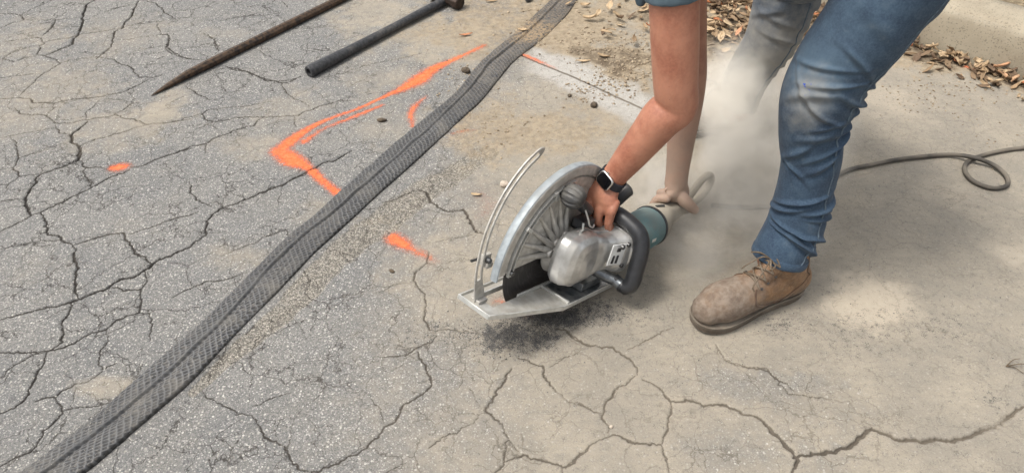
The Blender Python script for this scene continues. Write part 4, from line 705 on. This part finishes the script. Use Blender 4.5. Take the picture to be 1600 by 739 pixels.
for i in range(6, nJ - 1, 2):
    c_ = ring0[i].mean(0); f_ = i / nJ; tgt = np.array([.62 - .30 * f_, -.78, .05]); tgt /= np.linalg.norm(tgt); dd = ring0[i] - c_; dd /= np.linalg.norm(dd, axis=1)[:, None]; j = int((dd @ tgt).argmax()); seam.append(ring0[i][j])
seam = np.array(seam); ke = np.ones(5) / 5; seam[2:-2] = np.stack([np.convolve(seam[:, a], ke, 'valid') for a in range(3)], 1)
m = MB(); m.tube(seam, .0019, 8); m.build('seam', M_thread, jeans, True)
ring1 = V[n1v:n2v].reshape(-1, 110, 3); seam = []
for i in range(4, len(ring1) - 1, 2):
    c_ = ring1[i].mean(0); dd = ring1[i] - c_; dd /= np.linalg.norm(dd, axis=1)[:, None]; j = int((dd @ np.array([.45, -.85, 0])).argmax()); seam.append(ring1[i][j])
m = MB(); m.tube(np.array(seam), .0020, 8); m.build('seam', M_thread, jeans, True)
hem = ring0[-1]; hem2 = ring0[-9]; m = MB(); v = []
hc0 = hem.mean(0)
for j in range(sJ):
    o_ = (hem[j] - hc0); o_ /= np.linalg.norm(o_); ax_ = hem.mean(0) - ring0[-30].mean(0); ax_ /= np.linalg.norm(ax_)
    for a, b in ((-.020, .0008), (-.018, .0026), (-.002, .0030), (.0015, .0015), (.0, -.0015)): v.append(hem[j] + ax_ * a + o_ * b)
m.add(v, [[j * 5 + q, j * 5 + q + 1, ((j + 1) % sJ) * 5 + q + 1, ((j + 1) % sJ) * 5 + q] for j in range(sJ) for q in range(4)]); m.build('hem', M_denim, jeans, True, auto=0)
# boots
from mathutils.bvhtree import BVHTree
k = NT('dusty tan leather'); o_ = k.sep(k.tc.outputs['Object']); n1 = k.noise(26, 5, .65); n2 = k.noise(190, 4, .65)
c = k.mix(k.mr(n1, .32, .68), (.215, .112, .048), (.105, .056, .030)); c = k.mix(k.mr(n2, .4, .7, 0, .4), c, (.32, .21, .12))
du = k.math('ADD', k.math('MULTIPLY', k.mr(o_[0], .13, .225), .85), k.math('MULTIPLY', k.mr(o_[2], .075, .03), .8)); du = k.mr(k.math('ADD', du, k.math('MULTIPLY', k.math('SUBTRACT', n1, .5), 1.1)), -.05, .9, .06, .95)
c = k.mix(k.math('MULTIPLY', du, .85), c, k.mix(k.mr(k.noise(55, 5, .65), .35, .65), (.225, .188, .152), (.130, .100, .078))); k.col(c); k.rough(k.mr(du, 0, 1, .5, .85)); k.bump(k.math('ADD', n2, k.math('MULTIPLY', k.noise(45, 4, .7, dist=1.0), 2.2)), .6, .0018); M_boot = k.m
M_sole = simple('dusty rubber sole', (.10, .075, .055), .8, 0, .3, .58, 80, .4, c2=(.05, .04, .03), dustc=(.25, .215, .17)); M_lace = simple('dusty laces', (.13, .095, .062), .9, 0, .2, .4, 150, .3); M_eyelet = simple('dark eyelet', (.02, .015, .012), .5, .3, .1, .1); M_stitch = simple('leather seam', (.09, .05, .03), .8, 0, .2, .3)
def footprint(g_=0.0, n=90):
    xs_ = [(-.004, 0), (0, .018), (.015, .031), (.05, .037), (.10, .036), (.15, .0395), (.20, .048), (.25, .0535), (.285, .050), (.310, .038), (.324, .020), (.328, 0)]
    up_ = spline([(a, b - .004 * sstep(.1, .3, a)) for a, b in xs_], n); dn_ = spline([(a, -b - .004 * sstep(.1, .3, a)) for a, b in xs_], n)[::-1]
    P_ = np.vstack([up_, dn_[1:-1]]); c_ = P_.mean(0); T_ = np.roll(P_, -1, 0) - np.roll(P_, 1, 0); N_ = np.stack([-T_[:, 1], T_[:, 0]], 1); N_ /= np.linalg.norm(N_, axis=1)[:, None]; s_ = np.sign(((P_ - c_) * N_).sum(1).mean()); return P_ + N_ * s_ * g_
def make_boot(loc, rz, label=None):
    b = MB()
    limb(b, [row((.024, 0, .054), .048, .036), row((.07, 0, .062), .056, .0395), row((.13, -.001, .066), .058, .0420), (.18, -.002, .063, .054, .0470), (.225, -.003, .061, .054, .0515), (.262, -.004, .060, .051, .0505), (.288, -.004, .054, .041, .041)], 40, 48, (0, 0, 1))
    limb(b, [row((.058, 0, .055), .056, .038), row((.066, 0, .10), .057, .040), row((.074, 0, .135), .053, .041), row((.080, 0, .17), .046, .039)], 26, 44, (1, 0, 0), (1, 0))
    limb(b, [row((.175, -.001, .088), .024, .024), row((.145, 0, .113), .026, .026), row((.115, 0, .150), .026, .028)], 16, 28, (1, 0, 0))
    for i in range(5): limb(b, [row((.165 + .02 * i, -.040, .085 - .006 * i), .004), row((.170 + .02 * i, 0, .108 - .006 * i), .0048), row((.165 + .02 * i, .040, .085 - .006 * i), .004)], 10, 10) if i in (1, 3) else None
    bt_ = b.build('boot', M_boot, person, True, auto=0); remesh(bt_, .0026, 7, .5)
    bt_.location = Vector(loc) - PL0; bt_.rotation_euler = (0, 0, rz)
    m = MB(); v = []; lay = [(-.006, .0), (-.003, .002), (-.003, .012), (-.001, .016), (-.001, .0205), (-.003, .024)]; n = len(footprint())
    for g_, z_ in lay: v += [(a, b_, z_ + .010 * float(sstep(.24, .33, a)) * (1 if z_ < .01 else .7) + .0) for a, b_ in footprint(g_)]
    m.add(v, [[i * n + j, i * n + (j + 1) % n, (i + 1) * n + (j + 1) % n, (i + 1) * n + j] for i in range(len(lay) - 1) for j in range(n)] + [list(range(n))[::-1], [(len(lay) - 1) * n + j for j in range(n)]]); m.build('sole', M_sole, bt_, True, auto=50)
    m = MB(); wl = [(a, b_, .0245 + .007 * float(sstep(.24, .33, a))) for a, b_ in footprint(-.0022)]; m.tube(wl + [wl[0], wl[1]], .0020, 8); m.build('welt', M_sole, bt_)
    bpy.context.view_layer.update(); dg = bpy.context.evaluated_depsgraph_get(); ev = bt_.evaluated_get(dg); me = ev.to_mesh(); bv = BVHTree.FromPolygons([v_.co.copy() for v_ in me.vertices], [tuple(p.vertices) for p in me.polygons]); ev.to_mesh_clear()
    def on(x, y, z, dx, dy, dz, lift=.0015):
        h_ = bv.ray_cast(Vector((x, y, z)) - Vector((dx, dy, dz)).normalized() * .15, Vector((dx, dy, dz)).normalized())
        return np.array(h_[0] + h_[1] * lift) if h_[0] is not None else np.array((x, y, z), float)
    lace = MB(); st_ = [(.172, .093, .020), (.155, .108, .021), (.138, .124, .022), (.124, .142, .023), (.114, .160, .024)]
    for i, (x, z, hw) in enumerate(st_):
        for s_ in (-1, 1):
            e = on(x - .006, s_ * hw, z, -.25, -s_ * .6, -.75, .0008); nrm = (e - np.array([x - .03, 0, z - .05])); nrm /= np.linalg.norm(nrm); eye = MB(); eye.tube([e - nrm * .001, e + nrm * .0012], [.0036, .0034], 12); eye.build('eyelet', M_eyelet, bt_)
            if i < 4:
                x2, z2, hw2 = st_[i + 1]
                lace.tube(spline([on(x - .004 + (x2 - x) * t_, s_ * (hw - (hw + hw2) * t_), z + (z2 - z) * t_, -.45, 0, -.9, .0035 + .002 * math.sin(3.1 * t_)) for t_ in np.linspace(0, 1, 7)], 18), .0021, 8)
    lace.tube(spline([on(.172, -.022, .093, -.3, .4, -.8, .003), on(.172, 0, .098, -.3, 0, -.9, .0045), on(.172, .022, .093, -.3, -.4, -.8, .003)], 14), .0021, 8)
    t0 = on(.124, 0, .145, -.5, 0, -.8, .005)
    lace.tube(spline([t0, t0 + [.018, -.010, .004], t0 + [.042, -.022, -.020], t0 + [.050, -.030, -.040]], 20), .0018, 8); lace.tube(spline([t0, t0 + [.014, .012, .008], t0 + [.040, .024, -.010], t0 + [.062, .030, -.040], t0 + [.060, .036, -.052]], 20), .0018, 8)
    lace.tube(spline([t0, t0 + [.020, -.016, .014], t0 + [.030, -.034, .004], t0 + [.010, -.024, .002], t0], 24), .0018, 8); lace.tube(spline([t0, t0 + [.018, .018, .016], t0 + [.030, .036, .010], t0 + [.008, .026, .004], t0], 24), .0018, 8)
    lace.build('laces', M_lace, bt_)
    qs = MB()
    for s_ in (-1, 1):
        pth = [(.183, .012, .092), (.190, .024, .082), (.188, .034, .068), (.170, .041, .058), (.150, .043, .052), (.12, .042, .044), (.10, .04, .037)]
        qs.tube(spline([on(x, s_ * y, z, -.05, -s_ * 1.0, -.25 if i > 1 else -1.0, .0006) for i, (x, y, z) in enumerate(pth)], 40), .0023, 8)
        qs.tube(spline([on(x, s_ * .04, z, 0, -s_, 0, .0005) for x, z in ((.012, .085), (.035, .11), (.045, .135), (.05, .165))], 24), .0014, 8)
        qs.tube(spline([on(x, s_ * .04, z, 0, -s_, 0, .0005) for x, z in ((.10, .04), (.075, .06), (.045, .075), (.012, .085))], 24), .0014, 8)
    qs.build('seams', M_stitch, bt_)
    if label: bt_['label'] = label
    return bt_
hl = G(1246, 452)[:2]; to = G(1077, 512)[:2]; dB = to - hl; aB = math.atan2(dB[1], dB[0])
make_boot((hl[0], hl[1], .0005), aB + .02, 'tan work boot with pale dusty toe and loosely tied laces')
make_boot((.80, 1.99, .0005), math.radians(188))
tag(person, 'person in blue jeans and tan boots bending over with both hands on saw', 'person')

# ================================================================== LEAVES, CRUMBS, PEBBLE, TWIG
k = NT('dry leaf'); rn = k.attr('tone'); n1 = k.noise(120, 4, .6)
c = k.mix(k.mr(rn, 0, .45), (.10, .062, .036), (.30, .205, .115)); c = k.mix(k.mr(rn, .4, .9), c, (.46, .345, .215)); c = k.mix(k.mr(rn, .93, .97), c, (.42, .15, .06)); c = k.mix(k.mr(n1, .4, .7, 0, .4), c, (.16, .11, .07)); k.col(c); k.rough(.8); k.bump(n1, .5, .001); M_leaf = k.m
def leaf_vf(L, w_, curl, twist, rs, bend):
    nx_, ny_ = 9, 5; v = []; wob_ = [rs.uniform(.75, 1.15) for _ in range(nx_)]
    for i in range(nx_):
        t = i / (nx_ - 1); wd = w_ * math.sin(math.pi * min(1, t * 1.04 + .02)) ** .7 * wob_[i]
        for j in range(ny_): s = j / (ny_ - 1) * 2 - 1; v.append(np.array([(t - .5) * L, s * wd, curl * (s * s) * w_ + bend * ((t - .5) ** 2) * L * 2 + twist * s * (t - .5) * w_]))
    f = [[i * ny_ + j, i * ny_ + j + 1, (i + 1) * ny_ + j + 1, (i + 1) * ny_ + j] for i in range(nx_ - 1) for j in range(ny_ - 1)]; return np.array(v), f
def rotm(rs, tilt): return np.array(Euler((rs.uniform(-tilt, tilt), rs.uniform(-tilt, tilt), rs.uniform(0, 6.28))).to_matrix())
rs = random.Random(8)
def litter(name, spots, label, tp=.9):
    m = MB(); tone = []
    for x, y, z, tilt, sc_ in spots:
        L = rs.uniform(.030, .062) * sc_; v, f = leaf_vf(L, L * rs.uniform(.15, .26), rs.uniform(.2, .9), rs.uniform(-1, 1), rs, rs.uniform(-.2, .35)); M_ = rotm(rs, tilt); v = v @ M_.T; v[:, 2] -= np.percentile(v[:, 2], 15); m.add(v + np.array([x, y, z]), f); tone += [rs.random() ** tp] * len(v)
    o = mesh_obj(name, np.array(m.v), m.f, M_leaf, None, True, dict(tone=tone)); so_ = o.modifiers.new('t', 'SOLIDIFY'); so_.thickness = .0007; tag(o, label, 'leaf litter', None, 'stuff'); return o
sp1 = []
for i in range(900):
    t = rs.uniform(-2.2, 1.6); a = -abs(rs.gauss(0, .055)) - .004; hgt_ = max(0, .045 + a * .55) * rs.random()
    if vnoise(t, 0, .22, 3) < .3 and rs.random() < .6: continue
    q = k0 + kd_ * t + kp_ * a; sp1.append((q[0], q[1], hgt_ + .002, .7, 1))
litter('leaf_litter', sp1, 'heap of brown dry leaves piled along the kerb foot', 1.5)
sp2 = []
for i in range(640):
    x = rs.gauss(.98, .30); y = rs.gauss(2.98, .26)
    if y < 2.35 or x + y > 4.12: continue
    sp2.append((x, y, rs.uniform(0, .03) + .004, .5, 1.0))
for i in range(50):
    g_ = G(rs.uniform(1095, 1180), rs.uniform(0, 75)); sp2.append((g_[0], g_[1], rs.uniform(0, .02) + .004, .45, 1.15))
litter('leaf_litter', sp2, 'pale brown dry leaves scattered on soil between the arm and the legs')
vsrc, fsrc = leaf_vf(.055, .011, .5, .6, rs, .15)
LG = 'single dry leaves lying on the ground'
def one_leaf(px, py, L, w_, rz, tone, label, tilt=.15, dz=.004):
    v, f = leaf_vf(L, w_, .45, rs.uniform(-.8, .8), rs, rs.uniform(0, .3)); o = mesh_obj('dry_leaf', v, f, M_leaf, None, True, dict(tone=[tone] * len(v))); g_ = G(px, py); o.location = (g_[0], g_[1], gz(g_[0], g_[1]) + dz); o.rotation_euler = (rs.uniform(-tilt, tilt), rs.uniform(-tilt, tilt), R(rz)); s2 = o.modifiers.new('t', 'SOLIDIFY'); s2.thickness = .0008; tag(o, label, 'leaf', LG)
one_leaf(768, 5, .055, .008, 10, .55, 'long thin tan leaf at the top edge beside the black tool end'); one_leaf(728, 58, .055, .007, 15, .96, 'reddish narrow leaf above the end of the long orange line')
one_leaf(911, 99, .060, .007, 10, .8, 'slender pale leaf beside the saw cut, left of the arm'); one_leaf(943, 92, .050, .012, -15, .62, 'broad curled tan leaf beside the arm, above the saw cut', .3); one_leaf(745, 306, .034, .006, -5, .75, 'small pale leaf sliver in front of the white pebble')
one_leaf(1108, 52, .075, .012, -15, .85, 'large pale leaf right against the upper arm'); one_leaf(1138, 67, .075, .014, 15, .9, 'pale curled leaf lowest of the litter between arm and far leg', .35); one_leaf(1134, 82, .045, .016, 30, .8, 'round pale leaf alone below the litter beside the far leg')
one_leaf(1450, 64, .095, .016, -5, .35, 'big grey brown leaf on the left of the kerb heap', .3, .03); one_leaf(1470, 95, .05, .021, 40, .8, 'round cream leaf at the front of the kerb heap', .3, .012); one_leaf(1514, 80, .07, .012, 60, .72, 'upright tan leaf leaning in the kerb heap', .6, .03); one_leaf(1543, 86, .075, .011, 70, .99, 'orange brown leaf standing in the kerb heap', .6, .035)
one_leaf(1562, 110, .085, .022, 10, .78, 'jagged cream leaf at the right of the kerb heap', .3, .012); one_leaf(1572, 123, .08, .016, 10, .12, 'dark leaf lowest at the right of the kerb heap', .2, .012); one_leaf(1592, 98, .06, .014, -20, .97, 'rust red leaf at the right edge of the frame on the kerb heap', .4, .03)
one_leaf(1266, 28, .075, .018, -20, .98, 'orange leaf showing between the two legs', .3, .01)
# crumbs of soil and asphalt
k = NT('soil crumbs'); rn = k.attr('tone'); k.col(k.mix(rn, (.15, .108, .07), (.36, .29, .20))); k.rough(.95); M_cr = k.m
icb = bmesh.new(); bmesh.ops.create_icosphere(icb, subdivisions=1, radius=1); IV = np.array([v_.co[:] for v_ in icb.verts]); IF = np.array([[v_.index for v_ in f_.verts] for f_ in icb.faces]); icb.free()
def crumbs(name, spots, mat_, label, cat):
    V_ = []; F_ = []; T_ = []
    for i, (x, y, r_, t_) in enumerate(spots):
        sv = IV * (1 + .9 * (rng.random((len(IV), 1)) - .5)) * np.array([r_ * rs.uniform(.7, 1.4), r_ * rs.uniform(.7, 1.2), r_ * .6]); a = rs.uniform(0, 6.28); sv = sv @ rz_(a).T; V_.append(sv + [x, y, gz(x, y) + r_ * .3]); F_.append(IF + i * len(IV)); T_ += [t_] * len(IV)
    o = mesh_obj(name, np.vstack(V_), np.vstack(F_), mat_, None, False, dict(tone=T_)); tag(o, label, cat, None, 'stuff'); return o
def rz_(a): return np.array([[math.cos(a), -math.sin(a), 0], [math.sin(a), math.cos(a), 0], [0, 0, 1.]])
spc = []
for cx_, cy_, rx_, ry_, n_, rm in [(930, 75, 70, 30, 420, .0045), (965, 120, 45, 30, 380, .005), (920, 145, 40, 14, 160, .0045), (830, 55, 25, 16, 200, .005), (1120, 110, 50, 40, 300, .005), (770, 190, 60, 40, 260, .0035), (880, 20, 60, 25, 200, .005), (720, 120, 40, 30, 120, .004), (1500, 130, 120, 30, 260, .004), (690, 30, 60, 25, 60, .003), (1000, 100, 30, 40, 250, .006), (1450, 160, 100, 30, 160, .003), (1560, 200, 60, 40, 60, .003)]:
    for _ in range(n_):
        g_ = G(rs.gauss(cx_, rx_ * .6), min(max(rs.gauss(cy_, ry_ * .6), -20), 735)); spc.append((g_[0], g_[1], rm * rs.random() ** 2.2 + .0009, rs.random() ** .8))
crumbs('soil_crumbs', spc, M_cr, 'small soil crumbs and grit on the dirt', 'crumbs')
k = NT('asphalt crumbs'); rn = k.attr('tone'); k.col(k.mix(rn, (.030, .030, .033), (.20, .19, .175))); k.rough(.9); M_cb = k.m; spc = []
for cx_, cy_, rx_, ry_, n_ in [(860, 498, 60, 9, 900), (800, 520, 50, 16, 900), (780, 545, 60, 16, 400), (930, 492, 60, 14, 260), (720, 515, 60, 18, 260), (700, 460, 60, 30, 60), (1230, 500, 36, 12, 120), (1210, 520, 24, 5, 60), (1300, 450, 200, 120, 130), (1400, 300, 150, 100, 90), (1060, 560, 160, 60, 80), (620, 240, 120, 60, 60)]:
    for _ in range(n_):
        g_ = G(rs.gauss(cx_, rx_ * .7), rs.gauss(cy_, ry_ * .7)); spc.append((g_[0], g_[1], .0013 * rs.random() ** 3 + .0005, rs.random() ** 2))
crumbs('asphalt_crumbs', spc, M_cb, 'black asphalt crumbs thrown out under the saw', 'crumbs')
M_peb = simple('pale stone', (.50, .42, .34), .8, 0, .15, .1, 90, .4); M_clod = simple('dark clod', (.10, .075, .05), .95, 0, .3, .2, 90, .6)
def stone(name, px, py, r_, mat_, label, cat, grp=None, sx=1.):
    bm_ = bmesh.new(); bmesh.ops.create_icosphere(bm_, subdivisions=3, radius=1); V_ = np.array([v_.co[:] for v_ in bm_.verts]); F_ = [[v_.index for v_ in f_.verts] for f_ in bm_.faces]; bm_.free()
    V_ = V_ * (1 + .35 * (vnoise(V_[:, 0] * 1.3 + px, V_[:, 1] * 1.3 + V_[:, 2], .9, 3) - .5))[:, None] * np.array([sx, 1, .75]) * r_; o = mesh_obj(name, V_, F_, mat_); g_ = G(px, py); o.location = (g_[0], g_[1], gz(g_[0], g_[1]) + r_ * .55); o.rotation_euler = (0, 0, px); tag(o, label, cat, grp)
stone('pebble', 788, 290, .0125, M_peb, 'single cream pebble just behind the saw guard', 'pebble')
stone('pebble', 955, 667, .0042, M_peb, 'tiny white pebble in a crack near the bottom of the picture', 'pebble')
for px, py, r_, sx_, lb in [(597, 190, .009, 2.0, 'dark elongated clod right of the orange line corner stroke'), (728, 113, .014, 1.5, 'crumbly brown clod between the orange line and the hose'), (928, 167, .012, 1.3, 'dark clod beside the saw cut near the forearm'), (890, 152, .007, 1.2, 'small dark clod left of the saw cut clods'), (612, 424, .005, 1.8, 'small dark chip on the asphalt below the orange dash')]:
    stone('soil_clod', px, py, r_, M_clod, lb, 'clod', 'loose clods of soil', sx_)
M_twig = simple('dry twig', (.12, .085, .05), .9, 0, .3, .3, 90, .4); m = MB(); a = G(1572, 572, .004); 
for b_ in (G(1594, 560, .010), G(1600, 584, .005), G(1622, 572, .012)): m.tube(spline([a, (a + b_) / 2 + np.array([0, .004, .004]), b_], 14), np.linspace(.0013, .0006, 14), 6)
tag(m.build('twig', M_twig), 'dry forked twig at the right edge on the dusty ground', 'twig')

# ================================================================== DUST CLOUD
k = NT('airborne dust'); k.n.remove(k.b); pv = k.n.new('ShaderNodeVolumePrincipled'); pv.inputs['Color'].default_value = (.99, .96, .90, 1); pv.inputs['Anisotropy'].default_value = .1
P_ = k.tc.outputs['Object']; wv_ = k.vm('ADD', P_, k.vm('MULTIPLY', k.vm('SUBTRACT', k.noise(5, 3, .6, out=1), (.5, .5, .5)), (.22, .22, .14))); tot = 0.0
for (cx_, cy_, cz_), r_, a_ in [((.58, 1.62, .11), .10, 15), ((.62, 1.74, .15), .12, 20), ((.67, 1.86, .18), .15, 22), ((.73, 1.97, .16), .19, 22), ((.50, 1.38, .03), .17, 3.5), ((.68, 1.50, .03), .25, 5), ((.82, 1.78, .05), .28, 5), ((.42, 1.58, .05), .16, 6)]:
    tot = k.math('ADD', tot, k.mr(k.vm('DISTANCE', wv_, (cx_, cy_, cz_)), r_, r_ * .1, 0, a_ * 1.25))
den = k.math('MULTIPLY', tot, k.mr(k.noise(8, 4, .62, wv_), .36, .62, .15, 1.5)); k.L(den, pv.inputs['Density']); k.L(pv.outputs[0], k.o.inputs['Volume']); M_dust = k.m
m = MB(); c_ = np.array((.68, 1.66, .24)); m.box(c_, (.92, 1.22, .46)); dc = m.build('dust_cloud', M_dust, None, False); dc.location = (0, 0, 0)
tag(dc, 'pale cloud of concrete dust blowing back from the saw round the far boot', 'dust cloud', None, 'stuff')
